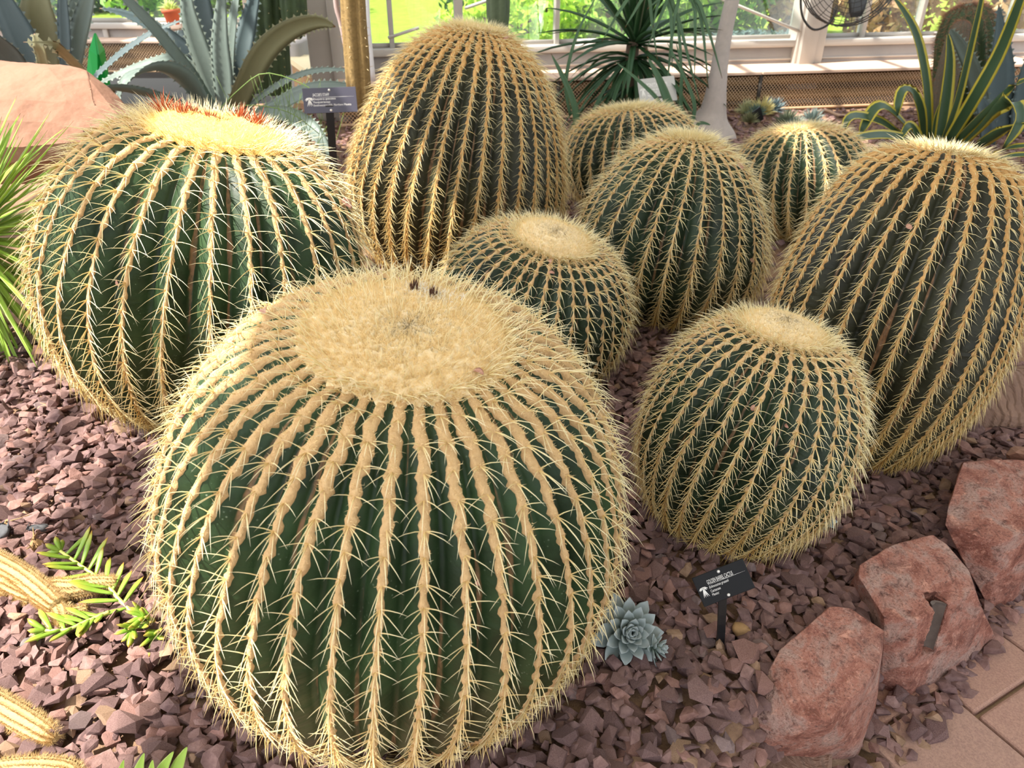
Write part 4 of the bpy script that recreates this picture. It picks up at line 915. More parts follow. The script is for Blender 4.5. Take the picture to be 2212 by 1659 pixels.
for i, (x0, y0, x1, y1) in enumerate([(1500, -60, 1398, 20), (1460, -60, 1410, 60), (1440, -40, 1452, 150), (1420, -50, 1350, 60), (1490, -50, 1500, 170), (1470, -60, 1530, 190), (1450, -50, 1560, 170), (1430, -60, 1475, 240), (1415, -60, 1420, 130), (1405, -40, 1300, 90), (1480, -50, 1545, 120), (1500, -60, 1440, 205), (1445, -60, 1515, 235), (1465, -50, 1395, 110)]):
    mx_, my_ = (x0 + x1) / 2 + g_.uniform(-14, 14), min(y0, y1) + abs(y1 - y0) * .35
    V, F, uv = leaf_mesh([top, at_y(x0, y0, yp - .1), at_y(mx_, my_, yp - .2), at_y(x1, y1, yp - .25)], np.array([.7, 1, 1, .8, .1]) * .024, (0, -.9, .4), n=10)
    mk('leaf', V, F, GRASSY, pp, uv=uv)
st = thing('strap_plant', 'few stiff green strap leaves crossing the grey plant label', 'plant', at_y(1468, 395, 4.2))
for pts, w in [([(1470, 395, 4.2), (1466, 275, 4.2), (1448, 235, 4.2), (1425, 175, 4.2), (1398, 122, 4.2)], 22), ([(1445, 262, 4.2), (1420, 215, 4.2), (1380, 175, 4.2), (1328, 132, 4.2)], 9), ([(1478, 395, 4.25), (1478, 275, 4.25), (1470, 220, 4.25), (1472, 150, 4.25), (1460, 90, 4.25)], 9), ([(1490, 280, 4.2), (1500, 230, 4.2), (1480, 170, 4.2), (1440, 90, 4.2)], 9), ([(1492, 285, 4.3), (1512, 266, 4.3), (1535, 270, 4.3)], 8)]:
    add_leaf(st, pts, w, GRASSY, facing=UP)
st = thing('strap_plant', 'two stiff green leaves rising beside the right flank of the tallest cactus', 'plant', at_y(1250, 415, 4.25))
for pts, w in [([(1250, 415, 4.25), (1245, 262, 4.25), (1236, 215, 4.25), (1215, 165, 4.25), (1190, 115, 4.25)], 15), ([(1232, 250, 4.3), (1222, 190, 4.3), (1230, 130, 4.3), (1252, 60, 4.3), (1290, -10, 4.3)], 8)]: add_leaf(st, pts, w, GRASSY, facing=UP)
# spiky plant at the left border
sp_ = thing('spiky_agave', 'bright green spiky rosette of many narrow leaves at the left border', 'plant', at_y(-70, 640, 2.15)); c = at_y(-75, 520, 2.15)
rosette(sp_, c, 150, .50, .017, YUC, 88, -55, .22, 311, n=7); rosette(sp_, c + [.0, 0, -.02], 70, .48, .016, YUC, 80, 30, .05, 312, n=7, az=(-70, 100)); rosette(sp_, c + [.0, 0, -.10], 50, .40, .013, YUC, 0, -70, .15, 313, n=7, az=(-120, 60))
mk('leaf_base', *tube(np.array([at_y(-70, 640, 2.15), c]), [.05, .04], 8), flat('brown_base', srgb(120, 96, 66), .9), sp_)
# tufts of thin grass growing behind the boulder barrel
gt = thing('grass_tuft', 'wispy thin green stems among the blue agave leaves near the label', 'grass', at_y(640, 330, 3.9)); g_ = np.random.default_rng(4); parts = []
for i in range(46):
    x0 = 640 + g_.normal(0, 45); b = at_y(x0, 345, 3.9 + g_.uniform(-.15, .15)); a_ = at_y(x0 + g_.normal(-10, 50), 345 - g_.uniform(60, 190), 3.9)
    parts.append(tube(catmull([b, (a_ + b) / 2 + g_.normal(0, .02, 3), a_], 5), [.0016, .0015, .0014, .0012, .0008], 3))
for p in ([(470, 240), (520, 190), (570, 158), (640, 175), (690, 205)], [(455, 250), (500, 232), (560, 228), (630, 245), (690, 290)]): parts.append(tube(catmull([at_y(x, y, 3.9) for x, y in p], 12), .0022, 4))
mk('stems', *merge(parts), flat('thin_green', srgb(112, 140, 66), .6), gt, kind='stuff')

# ------------------------------------------------------------------ columnar cacti and the bristly one
def column(root, name, path, rad, ribs, mat, depth=.16, n=40, sp=None, spl=.02, spr=.0009, spm=None, per=5):
    P = catmull(path, n); R = np.interp(np.linspace(0, 1, n), np.linspace(0, 1, len(rad)), rad); T = nrm(np.gradient(P, axis=0))
    b = nrm(np.cross(T[0], [0, 1.0, .1])); B = []
    for t in T: b = nrm(b - t * (b @ t)); B.append(b)
    B = np.array(B); N = np.cross(T, B); k = ribs * 6; a = np.linspace(0, 2 * np.pi, k, endpoint=False)
    rr = 1 - depth * (1 - np.power(np.abs(np.cos(a * ribs / 2)), .9))
    V = P[:, None] + R[:, None, None] * rr[None, :, None] * (np.cos(a)[None, :, None] * B[:, None] + np.sin(a)[None, :, None] * N[:, None])
    uv = np.stack([np.broadcast_to(a * ribs / 6.28318, (n, k)), np.broadcast_to(np.linspace(0, 1, n)[:, None], (n, k))], -1)
    o = mk(name, V.reshape(-1, 3), [grid_faces(n, k, True), np.arange(k)[::-1][None], (np.arange(k) + (n - 1) * k)[None]], mat, root, uv=uv.reshape(-1, 2))
    if sp:
        L = np.linalg.norm(np.diff(P, axis=0), axis=1).sum(); m = int(L / sp); t = np.linspace(.01, .995, m) * (n - 1)
        pc = np.stack([np.interp(t, np.arange(n), P[:, j]) for j in range(3)], 1); rc = np.interp(t, np.arange(n), R); bc = np.stack([np.interp(t, np.arange(n), B[:, j]) for j in range(3)], 1); nc = np.stack([np.interp(t, np.arange(n), N[:, j]) for j in range(3)], 1); tc = np.stack([np.interp(t, np.arange(n), T[:, j]) for j in range(3)], 1)
        PP, DD = [], []
        for q in range(ribs):
            aa = 2 * np.pi * q / ribs; d = np.cos(aa) * bc + np.sin(aa) * nc
            for _ in range(per): PP.append(pc + d * rc[:, None]); DD.append(d + RNG.normal(0, .55, (m, 3)))
        PP = np.concatenate(PP); nn = len(PP)
        v, f, u_ = spines_mesh(PP, np.concatenate(DD), spl * RNG.uniform(.6, 1.2, nn), np.full(nn, spr), np.zeros((nn, 3)), np.full(nn, .5), 1)
        mk('spines', v, f, spm or SPINE, root, uv=u_, smooth=False, kind='stuff')
    return o
COLM = NT('column_green'); _u, _v = COLM.uv(); _f = COLM.math('ABSOLUTE', COLM.math('SUBTRACT', COLM.math('FRACT', _u), .5))
COLM.set(COLM.mix(COLM.noise(22, 4, .6, COLM.coords()), srgb(34, 46, 32), srgb(74, 92, 56)), .6, spec=.3); COLM = COLM.m
cc = thing('column_cactus', 'dark ribbed column cactus standing left of the grey corner column', 'cactus', at_y(585, 185, 5.3))
column(cc, 'trunk', [at_y(590, 200, 5.3), at_y(586, 150, 5.3), at_y(580, 60, 5.3), at_y(574, -60, 5.3)], [.125, .13, .13, .13], 10, COLM, spl=.012, sp=.05, per=3)
column(cc, 'arm', [at_y(640, 84, 5.2), at_y(637, 60, 5.2), at_y(634, 20, 5.2), at_y(628, -60, 5.2)], [.03, .075, .085, .085], 9, COLM, spl=.012, sp=.05, per=3)
cc = thing('column_cactus', 'grey green column cactus rising behind the top of the tallest barrel', 'cactus', at_y(1078, 110, 4.4))
column(cc, 'trunk', [at_y(1078, 240, 4.4), at_y(1078, 120, 4.4), at_y(1078, 62, 4.4), at_y(1076, 30, 4.4), at_y(1076, -60, 4.4)], [.05, .05, .05, .062, .066], 6, flat('column_grey_green', srgb(84, 98, 70), .7, nscale=40, namp=.2), depth=.22)
oc = thing('ocotillo', 'thick brown ridged spiny ocotillo stem between the back label and the tallest cactus', 'plant', at_y(772, 200, 3.9))
ocm = NT('ocotillo_bark'); _c = ocm.coords(); _n = ocm.noise(34, 5, .7, _c, 1.5); ocm.set(ocm.mix(_n, srgb(84, 66, 34), srgb(168, 138, 84)), .85); ocm.bump(_n, .8, .006); ocm = ocm.m
column(oc, 'stem', [at_y(778, 230, 3.9), at_y(771, 120, 3.9), at_y(765, 40, 3.9), at_y(760, -60, 3.9)], [.062, .064, .062, .06], 5, ocm, depth=.34, sp=.045, spl=.02, spr=.002, per=1, spm=flat('ocotillo_spine', srgb(206, 184, 140), .7))
o2 = thing('twig', 'thin pinkish twig hanging beside the ocotillo stem', 'twig', at_y(752, 200, 4.0))
mk('stem', *tube(catmull([at_y(722, -40, 4.0), at_y(727, 15, 4.0), at_y(735, 45, 4.0), at_y(744, 90, 4.0), at_y(752, 150, 4.0), at_y(757, 215, 4.0)], 16), np.linspace(.014, .009, 16), 7), flat('twig_pink', srgb(176, 152, 146), .85, nscale=50), o2)
BR = NT('bristle_red'); _u, _v = BR.uv(); BR.set(BR.ramp(_v, [(0, srgb(96, 70, 52)), (.5, srgb(170, 118, 88)), (1, srgb(222, 170, 136))]), .6); BR.translucent(.2); BR = BR.m
bc_ = thing('bristly_cactus', 'tall barrel cactus with reddish bristles behind the striped agave', 'cactus', at_y(2085, 330, 5.5))
column(bc_, 'trunk', [at_y(2085, 340, 5.5), at_y(2085, 260, 5.5), at_y(2086, 150, 5.5), at_y(2088, 70, 5.5), at_y(2090, 25, 5.5), at_y(2091, 10, 5.5)], [.19, .2, .2, .185, .13, .03], 18, COLM, depth=.12, sp=.03, spl=.05, spr=.0011, spm=BR, per=8)
bc2 = thing('bristly_cactus', 'slim brown leaning column cactus in front of the reddish bristly one', 'cactus', at_y(2030, 250, 5.15))
column(bc2, 'trunk', [at_y(2028, 260, 5.15), at_y(2045, 170, 5.15), at_y(2066, 90, 5.15), at_y(2078, 55, 5.15), at_y(2082, 44, 5.15)], [.065, .068, .066, .05, .015], 14, flat('column_brown', srgb(96, 86, 70), .8, nscale=40, namp=.2), depth=.1, sp=.02, spl=.016, spr=.0008, spm=BR, per=4)
# small rosettes and pebbles by the bench
g_ = np.random.default_rng(77)
for i, (px, py, r_, mat_, lab) in enumerate([(1612, 226, .10, srgb(204, 206, 160), 'small pale yellow succulent tuft by the bench, leftmost of the row'), (1632, 232, .09, srgb(112, 136, 122), 'small grey green succulent between the two pale tufts at the bench'), (1644, 228, .12, srgb(232, 220, 150), 'brightest yellow succulent tuft by the bench front'),
        (1668, 222, .11, srgb(120, 142, 146), 'blue grey succulent tuft right of the yellow one at the bench'), (1618, 246, .08, srgb(150, 150, 110), 'low olive succulent left of the dark tag at the bench'), (1700, 250, .11, srgb(132, 142, 116), 'grey green grassy tuft on the gravel under the hose'), (1716, 262, .09, srgb(150, 164, 150), 'pale tuft nearest the domed cactus left of the striped agave'), (1752, 246, .10, srgb(140, 156, 150), 'blue grey tuft on the gravel right under the hose bend')]):
    b = at_z(px, py + 18, .01); t = thing('succulent_tuft', lab, 'succulent', b, 'small tufts along the bench'); m_ = NT('tuft_%d' % i); m_.set(m_.mix(m_.noise(40, 2, .5, m_.coords()), tuple(c * .7 for c in mat_), mat_), .7); m_.translucent(.2)
    nn = 150; d = nrm(np.stack([g_.normal(0, .7, nn), g_.normal(0, .7, nn), np.abs(g_.normal(0, .8, nn)) + .1], 1)); v, f, u_ = spines_mesh(np.tile(b, (nn, 1)) + d * r_ * .15, d, r_ * g_.uniform(.6, 1.05, nn), np.full(nn, .006), np.zeros((nn, 3)), np.zeros(nn), 2)
    mk('leaves', v, f, m_.m, t, kind='stuff', smooth=False)

# ------------------------------------------------------------------ labels
plate_m = NT('label_black'); plate_m.set((.010, .010, .011), .5, spec=.22); plate_m = plate_m.m
plate_glare = flat('label_black_glare', srgb(186, 184, 180), .3); text_m = flat('label_print', srgb(236, 234, 228), .6); screw_m = flat('screw_head', srgb(226, 224, 218), .35, .3)  # second plate: glare on a black label painted in as pale grey
stake_m = NT('stake_black'); stake_m.set((.01, .01, .011), .35, spec=.5); stake_m = stake_m.m
def label(name, lab, TL, TR, BL, lines, plate, stake_to, hscale, screws=True, palm=True, dim=1.0, corner=False):
    TL, TR, BL = map(np.asarray, (TL, TR, BL)); X = TR - TL; Wd = np.linalg.norm(X); X = X / Wd; Y = TL - BL; Y = Y - X * (X @ Y); Ht = np.linalg.norm(Y); Y = Y / Ht; N = np.cross(X, Y)
    C = TL + X * Wd / 2 - Y * Ht / 2; t = thing(name, lab, 'plant label', stake_to)
    o = mk('plate', *box(*C, Wd, Ht, .003, np.array([X, Y, N])), plate, t, smooth=False); bevel_obj(o, .0012)
    M = Matrix(((X[0], Y[0], N[0]), (X[1], Y[1], N[1]), (X[2], Y[2], N[2]))).to_4x4()
    for txt, u, v, size, sx, shear in lines:
        cu = bpy.data.curves.new('lettering', 'FONT'); cu.body = txt; cu.size = size * Ht * 1.36; cu.shear = shear; cu.extrude = .00012; cu.offset = 0
        tmp = bpy.data.objects.new('lettering_curve', cu); COL.objects.link(tmp); bpy.context.view_layer.update()
        tm = bpy.data.meshes.new_from_object(tmp.evaluated_get(bpy.context.evaluated_depsgraph_get())); bpy.data.objects.remove(tmp); tm.materials.clear(); tm.materials.append(text_m)
        to = bpy.data.objects.new('lettering', tm); COL.objects.link(to); to.parent = t
        p = TL + X * Wd * u - Y * Ht * v + N * .0018 - ORG[t.name]; wd_ = max(v_.co.x for v_ in tm.vertices) - min(v_.co.x for v_ in tm.vertices); to.matrix_local = Matrix.Translation(p) @ M @ Matrix.Diagonal((sx * Wd / wd_, 1, 1, 1))
    def ribbon(pts, w):
        pts = np.asarray(pts, float); V = []; 
        P = np.array([TL + X * Wd * a - Y * Ht * b + N * .0019 for a, b in pts]); T = nrm(np.gradient(P, axis=0)); S = np.cross(N, T)
        ww = (np.sin(np.linspace(.25, 3.0, len(P))) * w * Ht)[:, None]
        return np.stack([P - S * ww, P + S * ww], 1).reshape(-1, 3), [grid_faces(len(P), 2)]
    rule = [ribbon([(.225, .375), (.6, .375), (.95, .375)], .006)]
    V, F = rule[0]; mk('rule_line', V, F, text_m, t)
    if palm:
        fr = []; c0 = (.115, .42)
        for a, l in ((-172, .085), (-140, .085), (-110, .07), (-75, .075), (-45, .085), (-12, .09), (160, .07), (25, .07)):
            a = math.radians(a); k = Wd / Ht; pts = [(c0[0] + math.cos(a) * l * s_ , c0[1] + (math.sin(a) * l * s_ * 1.0 + .16 * s_ * s_ * l * 4) * k * .62) for s_ in (0, .33, .66, 1)]
            fr.append(ribbon(pts, .020))
        for dx in (-.035, -.008, .022, .05): fr.append(ribbon([(c0[0] + dx * .25, .44), (c0[0] + dx * .5, .55), (c0[0] + dx * .8, .63), (c0[0] + dx * 1.25, .72)], .015))
        mk('palm_emblem', *merge(fr), text_m, t)
    for v in ((.1, .9) if screws else ()):
        p = TL + X * Wd * .5 - Y * Ht * v + N * .0015
        a = np.linspace(0, 2 * np.pi, 12, endpoint=False); rs = [(1, 0), (.9, .5), (.55, .8), (0.01, .9)]; r0 = .052 * Ht
        V = np.concatenate([p + (np.cos(a)[:, None] * X + np.sin(a)[:, None] * Y) * r0 * q + N * h * r0 * .8 for q, h in rs]); mk('screw', V, [grid_faces(4, 12, True)], screw_m, t)
    b0 = BL + X * Wd * (.5 if not corner else .9) + Y * Ht * .12 - N * .004; e = np.asarray(stake_to) - np.array([0, 0, .03]); mid = (b0 * .55 + e * .45) + N * .008
    P = catmull([b0 + Y * Ht * .1, b0, mid, e], 14); T = nrm(np.gradient(P, axis=0)); S = nrm(X - T * (T @ X)[:, None]); Q = np.cross(S, T); hw = Wd * .075; ht_ = .0025
    V = (P[:, None] + np.stack([-S * hw - Q * ht_, S * hw - Q * ht_, S * hw + Q * ht_, -S * hw + Q * ht_], 1)).reshape(-1, 3)
    mk('stake', V, [grid_faces(14, 4, True), np.array([[0, 1, 2, 3]]), np.array([[3, 2, 1, 0]]) + 52], stake_m, t, smooth=False)
yl = 1.0
base = at_z(1556, 1412, -.02); yb_ = base[1]
label('plant_label', 'small black plant label reading GOLDEN BARREL CACTUS on a black stake in the gravel', at_y(1494, 1249, yb_ + .030), at_y(1604, 1206, yb_ + .040), at_y(1510, 1316, yb_ + .004),
      [('GOLDEN BARREL CACTUS', .225, .355, .14, .50, 0), ('Echinocactus grusonii', .225, .50, .09, .38, .25), ('Cactaceae', .225, .635, .09, .19, 0), ('Mexico', .225, .755, .09, .135, 0)], plate_m, base, .6)
b3 = at_z(716, 352, .0); yb3 = 3.55; b3 = np.array([at_y(716, 352, yb3)[0], yb3, float(ground_z(0, 3.5))])
label('plant_label', 'dark plant label reading JACOBS STAFF behind the sunlit barrel, beside the tallest cactus', at_y(652, 191, yb3), at_y(768, 187, yb3 + .03), at_y(655, 246, yb3 - .03),
      [("JACOB'S STAFF", .185, .33, .12, .31, 0), ('Fouquieria splendens', .185, .475, .09, .42, .25), ('Fouquieriaceae', .185, .60, .09, .31, 0), ('Southwestern USA, Northern Mexico', .185, .725, .09, .70, 0)], flat('label_slate', srgb(70, 68, 82), .35), b3, .6)
b4 = np.array([at_y(1425, 280, 4.7)[0], 4.7, .0])
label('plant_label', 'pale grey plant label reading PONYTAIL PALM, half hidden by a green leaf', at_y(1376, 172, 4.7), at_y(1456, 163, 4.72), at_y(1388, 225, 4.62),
      [('PONYTAIL PALM', .225, .35, .15, .55, 0), ('Beaucarnea recurvata', .225, .5, .09, .40, .25), ('Asparagaceae', .225, .62, .09, .26, 0), ('Mexico', .225, .74, .09, .135, 0)], plate_glare, b4, .6)
tg = thing('dark_tag', 'small dark pointed tag standing among the succulent tufts at the bench', 'tag', at_z(1637, 262, .01))
mk('tag_face', *box(*(at_z(1637, 250, .05)), .07, .006, .10, np.array([[.8, .3, .5], [-.35, .93, 0], [-.47, -.18, .86]])), stake_m, tg, smooth=False)

# ------------------------------------------------------------------ fan, hose, pot and other things along the glass
fy = 5.7; fc = at_y(1842, -62, fy); fr_ = .33
fan = thing('wall_fan', 'round wire guarded fan hanging at the window post', 'fan', fc); wm = flat('fan_wire', srgb(72, 70, 68), .45, .6)
circ = lambda r_, dy: fc + np.stack([np.cos(np.linspace(0, 2 * np.pi, 40)) * r_, np.full(40, dy), np.sin(np.linspace(0, 2 * np.pi, 40)) * r_], 1)
gp = [tube(circ(r_, dy), .0045 if r_ > fr_ * .95 else .0022, 5, cap=False) for r_, dy in [(fr_, -.05), (fr_, 0), (fr_, .05)] + [(fr_ * k, -.09 + .04 * k * k) for k in (.2, .32, .44, .56, .66, .75, .83, .9, .95)]]
for i in range(26):
    a = 2 * math.pi * i / 26; d = np.array([math.cos(a), 0, math.sin(a)]); gp.append(tube(catmull([fc + d * fr_ * .1 + [0, -.1, 0], fc + d * fr_ * .6 + [0, -.08, 0], fc + d * fr_ + [0, -.05, 0], fc + d * fr_ + [0, .05, 0]], 8), .0022, 5))
mk('wire_guard', *merge(gp), wm, fan)
for i in range(4):
    a = math.pi / 2 * i + .3; d = np.array([math.cos(a), 0, math.sin(a)]); s_ = np.array([-math.sin(a), 0, math.cos(a)])
    V, F, uv = leaf_mesh([fc + d * .05, fc + d * .17 + s_ * .02, fc + d * .29], np.array([.06, .13, .15, .08]), s_ * .25 + np.array([0, -1, 0]), fold=.05, thick=.02, n=6); mk('blade', V, F, flat('fan_blade_%d' % i, srgb(92, 92, 92), .4, .4), fan)
mk('motor', *tube(np.array([fc + [0, -.03, 0], fc + [0, .1, 0]]), .06, 14), wm, fan)
mk('cord', *tube(catmull([at_y(1731, -40, fy), at_y(1730, 15, fy), at_y(1738, 45, fy), at_y(1758, 64, fy), at_y(1785, 56, fy), at_y(1800, 38, fy), at_y(1806, 20, fy)], 30), .008, 7), wm, fan)
hs = thing('hose', 'thin tan drip hose snaking along the foot of the bench', 'hose', at_z(1760, 244, .01))
mk('tube', *tube(catmull([at_z(1700, 253, .01), at_z(1730, 250, .012), at_z(1760, 242, .012), at_z(1785, 239, .012), at_z(1808, 248, .012), at_z(1830, 250, .012), at_z(1855, 243, .012), at_z(1885, 246, .01)], 40), .012, 7), flat('hose_tan', srgb(176, 146, 122), .7), hs)
pb = at_y(375, 52, 7.95); pb[2] = .41; pot = thing('flower_pot', 'small terracotta pot with a grassy plant on the far left sill', 'pot', pb)
a = np.linspace(0, 2 * np.pi, 18, endpoint=False); prf = [(.001, 0), (.055, 0), (.075, .10), (.085, .10), (.087, .135), (.078, .135), (.07, .115), (.001, .115)]
mk('clay_pot', np.concatenate([pb + np.stack([np.cos(a) * r_, np.sin(a) * r_, np.full(18, z)], 1) for r_, z in prf]), [grid_faces(len(prf), 18, True)], flat('terracotta', srgb(186, 92, 58), .8), pot)
nn = 90; g_ = np.random.default_rng(3); d = nrm(np.stack([g_.normal(0, .6, nn), g_.normal(0, .6, nn), np.abs(g_.normal(0, .7, nn)) + .2], 1)); v, f, u_ = spines_mesh(np.tile(pb + [0, 0, .12], (nn, 1)), d, g_.uniform(.08, .16, nn), np.full(nn, .006), np.tile([0, 0, -.2], (nn, 1)), np.zeros(nn), 2); mk('plant', v, f, YUC, pot, kind='stuff')
bd = thing('bead_finial', 'three pinkish round beads on the frame at the far left window', 'ornament', at_y(297, 28, 7.7)); bm_ = flat('bead_pink', srgb(206, 180, 172), .4)
for px, py, r_ in ((293, 17, .042), (303, 30, .038), (309, 38, .028)):
    c = at_y(px, py, 7.7); th_ = np.linspace(0, math.pi, 9); mk('bead', np.concatenate([c + np.stack([np.cos(a) * math.sin(t) * r_, np.sin(a) * math.sin(t) * r_, np.full(18, math.cos(t) * r_)], 1) for t in th_]), [grid_faces(9, 18, True)[:, ::-1]], bm_, bd)
mk('rod', *tube(np.array([at_y(290, -40, 7.7), at_y(291, 15, 7.7)]), .02, 8), frame_m, bd)
gs = thing('plastic_sheet', 'bright green folded plastic sheet glimpsed behind the blue agave leaves', 'sheet', at_y(212, 230, 6.2)); gm = NT('green_plastic'); gm.set(srgb(20, 176, 78), .4); gm.translucent(.4)
V = np.array([at_y(*p) for p in [(203, 72, 6.2), (222, 108, 6.25), (180, 226, 6.1), (242, 226, 6.3), (192, 108, 6.0), (210, 120, 5.98), (212, 232, 6.0)]])
V2 = V + np.array([.0, .03, .0]); mk('sheet', np.concatenate([V, V2]), [np.array([[0, 4, 5], [0, 5, 1], [4, 2, 6], [4, 6, 5], [5, 6, 3], [5, 3, 1], [7, 12, 11], [7, 8, 12], [11, 13, 9], [11, 12, 13], [12, 10, 13], [12, 8, 10], [0, 7, 11], [0, 11, 4], [4, 11, 9], [4, 9, 2], [2, 9, 13], [2, 13, 6], [6, 13, 10], [6, 10, 3], [3, 10, 8], [3, 8, 1], [1, 8, 7], [1, 7, 0]])], gm.m, gs, smooth=False)

# ------------------------------------------------------------------ small plants in the gravel
ECH = NT('echeveria'); _u, _v = ECH.uv(); ECH.set(ECH.mix(ECH.ramp(_v, [(.0, (0, 0, 0)), (1, (1, 1, 1))]), srgb(132, 154, 140), ECH.mix(ECH.noise(60, 3, .5, ECH.coords()), srgb(150, 160, 162), srgb(182, 188, 186))), .6, spec=.3); ECH.translucent(.1); ECH = ECH.m
def plump_leaf(base, d, upv, L, w, th, mat, root, n=7, name='leaf', tip=.2, curve=.15):
    d = nrm(d); S = nrm(np.cross(d, upv)); N = np.cross(S, d); t = np.linspace(0, 1, n); wd = w * np.interp(t, [0, .35, .7, .92, 1], [.45, .85, 1, .55, .06]); tt_ = th * np.interp(t, [0, .5, .9, 1], [.8, 1, .6, .05])
    c = base + d * (L * t)[:, None] + N * (curve * L * t * t)[:, None]; a = np.linspace(0, 2 * np.pi, 8, endpoint=False)
    V = c[:, None] + S[:, None].reshape(1, 1, 3) * (np.cos(a)[None] * wd[:, None] * .5)[..., None] + N.reshape(1, 1, 3) * (np.sin(a)[None] * tt_[:, None] * .5 + .25 * wd[:, None] * np.cos(a)[None] ** 2)[..., None]
    uv = np.stack([np.broadcast_to(a / 6.283, (n, 8)), np.broadcast_to(t[:, None], (n, 8))], -1).reshape(-1, 2)
    return mk(name, V.reshape(-1, 3), [grid_faces(n, 8, True), np.arange(8)[::-1][None], (np.arange(8) + (n - 1) * 8)[None]], mat, root, uv=uv)
def echeveria(name, lab, heads, base):
    t = thing(name, lab, 'succulent', base)
    for c, axis, R, n in heads:
        axis = nrm(axis); e1 = nrm(np.cross(axis, [0, 1.0, .2])); e2 = np.cross(axis, e1)
        for i in range(n):
            q = i / n; a = i * 2.39996; rd = e1 * math.cos(a) + e2 * math.sin(a); el = math.radians(82 - 84 * q); L = R * (.35 + .75 * q ** .7)
            plump_leaf(c - axis * R * .55 * q + rd * R * .06, rd * math.cos(el) + axis * math.sin(el), axis, L, R * (.22 + .26 * q), R * .10, ECH, t)
        mk('stem', *tube(np.array([c - axis * R * .9, c - axis * R * .1]), [R * .16, R * .14], 8), ECH, t)
    return t
eb = at_z(1350, 1425, -.01)
echeveria('echeveria', 'blue grey succulent rosette with a side shoot at the right foot of the largest barrel', [(at_y(1360, 1368, eb[1] + .02), (.12, -.62, .75), .066, 46), (at_y(1425, 1400, eb[1] + .0), (.85, -.35, .35), .030, 30)], eb)
eb2 = at_z(1785, 1135, -.03)
echeveria('echeveria', 'tiny blue grey succulent rosette at the right foot of the spiralling barrel', [(at_y(1778, 1118, eb2[1] + .01), (.45, -.45, .75), .046, 26)], eb2)
SED = NT('trailing_succulent'); _u, _v = SED.uv(); SED.set(SED.ramp(_v, [(0, srgb(150, 184, 72)), (.55, srgb(138, 172, 58)), (.85, srgb(176, 176, 70)), (1, srgb(200, 140, 70))]), .4, spec=.45); SED.translucent(.25); SED = SED.m
SEDS = flat('succulent_stem', srgb(206, 212, 110), .5)
def gz(px, py, h): 
    p = at_z(px, py, h); return p
sd = thing('trailing_succulent', 'yellow green trailing succulent with long pointed leaves on the gravel left of the largest barrel', 'succulent', at_z(300, 1330, .0))
def shoot(pts, lens, seed, h0=.03, h1=.05):
    g = np.random.default_rng(seed); n = len(pts); P = catmull([gz(x, y, h0 + (h1 - h0) * i / (n - 1)) for i, (x, y) in enumerate(pts)], 24); mk('stem', *tube(P, np.linspace(.0042, .003, 24), 7), SEDS, sd)
    T = nrm(np.gradient(P, axis=0))
    for i, L in enumerate(lens):
        k = min(int(3 + i * 20 / len(lens)), 23); side = 1 if i % 2 else -1; tk = T[k]; s_ = nrm(np.cross(tk, [0, 0, 1.0])) * side
        plump_leaf(P[k], tk * g.uniform(.2, .9) + s_ * g.uniform(.7, 1.1) + np.array([0, 0, g.uniform(-.1, .5)]), np.array([0, 0, 1.0]), L * g.uniform(.85, 1.15), .0115, .007, SED, sd, curve=g.uniform(-.1, .2))
    for i in range(6):
        a = i * 1.05; e1 = nrm(np.cross(T[-1], [0, 0, 1.0])); e2 = np.cross(T[-1], e1); plump_leaf(P[-1], T[-1] * .8 + (e1 * math.cos(a) + e2 * math.sin(a)) * .65, e2, g.uniform(.028, .042), .012, .007, SED, sd)
shoot([(300, 1335), (262, 1300), (235, 1268), (200, 1240), (165, 1215), (130, 1190)], [.066] * 18, 1, .01, .05); shoot([(235, 1322), (205, 1335), (180, 1345), (145, 1360), (98, 1362)], [.058] * 12, 2, .02, .03)
shoot([(318, 1345), (305, 1350), (288, 1358)], [.03] * 6, 3, .0, .025); shoot([(345, 1362), (338, 1366), (335, 1372)], [.02] * 4, 4, .0, .015); shoot([(330, 1340), (322, 1335), (312, 1332)], [.035] * 4, 5, .01, .03)
# woolly trailing cacti in the gravel
TAIL = NT('tail_cactus_skin'); _c = TAIL.coords(); TAIL.set(TAIL.mix(TAIL.noise(40, 3, .6, _c), srgb(160, 138, 92), srgb(196, 172, 120)), .9); TAIL = TAIL.m
TSP = NT('tail_spine'); TSP.set(srgb(220, 192, 138), .6); TSP.translucent(.4); TSP = TSP.m
tc = thing('woolly_cactus', 'forked woolly golden trailing cactus lying on the gravel at the left border', 'cactus', at_z(90, 1300, .0))
def tail(root, pts, r_, ribs=12, name='stem', per=10, h=.02):
    P = [at_z(x, y, h + 0.0) for x, y in pts]; column(root, name, P, r_, ribs, TAIL, depth=.07, n=26, sp=.0045, spl=.0095, spr=.0004, spm=TSP, per=per)
tail(tc, [(-60, 1195), (0, 1222), (50, 1250), (95, 1285), (125, 1310)], [.024, .023, .022, .021, .016], h=.028); tail(tc, [(-60, 1225), (0, 1252), (40, 1272), (75, 1290)], [.022, .021, .02, .016], h=.018)
tail(tc, [(95, 1280), (120, 1270), (160, 1272), (205, 1264), (255, 1258)], [.012, .018, .02, .019, .01], h=.024); tail(tc, [(105, 1300), (130, 1320), (138, 1345), (128, 1362)], [.016, .018, .017, .008], h=.018); tail(tc, [(140, 1335), (165, 1325), (190, 1316)], [.012, .013, .01], h=.015)
tail(tc, [(-60, 1285), (-10, 1290), (12, 1296)], [.022, .02, .008], h=.012)
tc2 = thing('woolly_cactus', 'single golden woolly cactus stem pointing right near the lower left corner', 'cactus', at_z(40, 1560, .0)); tail(tc2, [(-70, 1495), (0, 1528), (60, 1562), (105, 1588), (122, 1598)], [.022, .021, .02, .017, .006], h=.025)
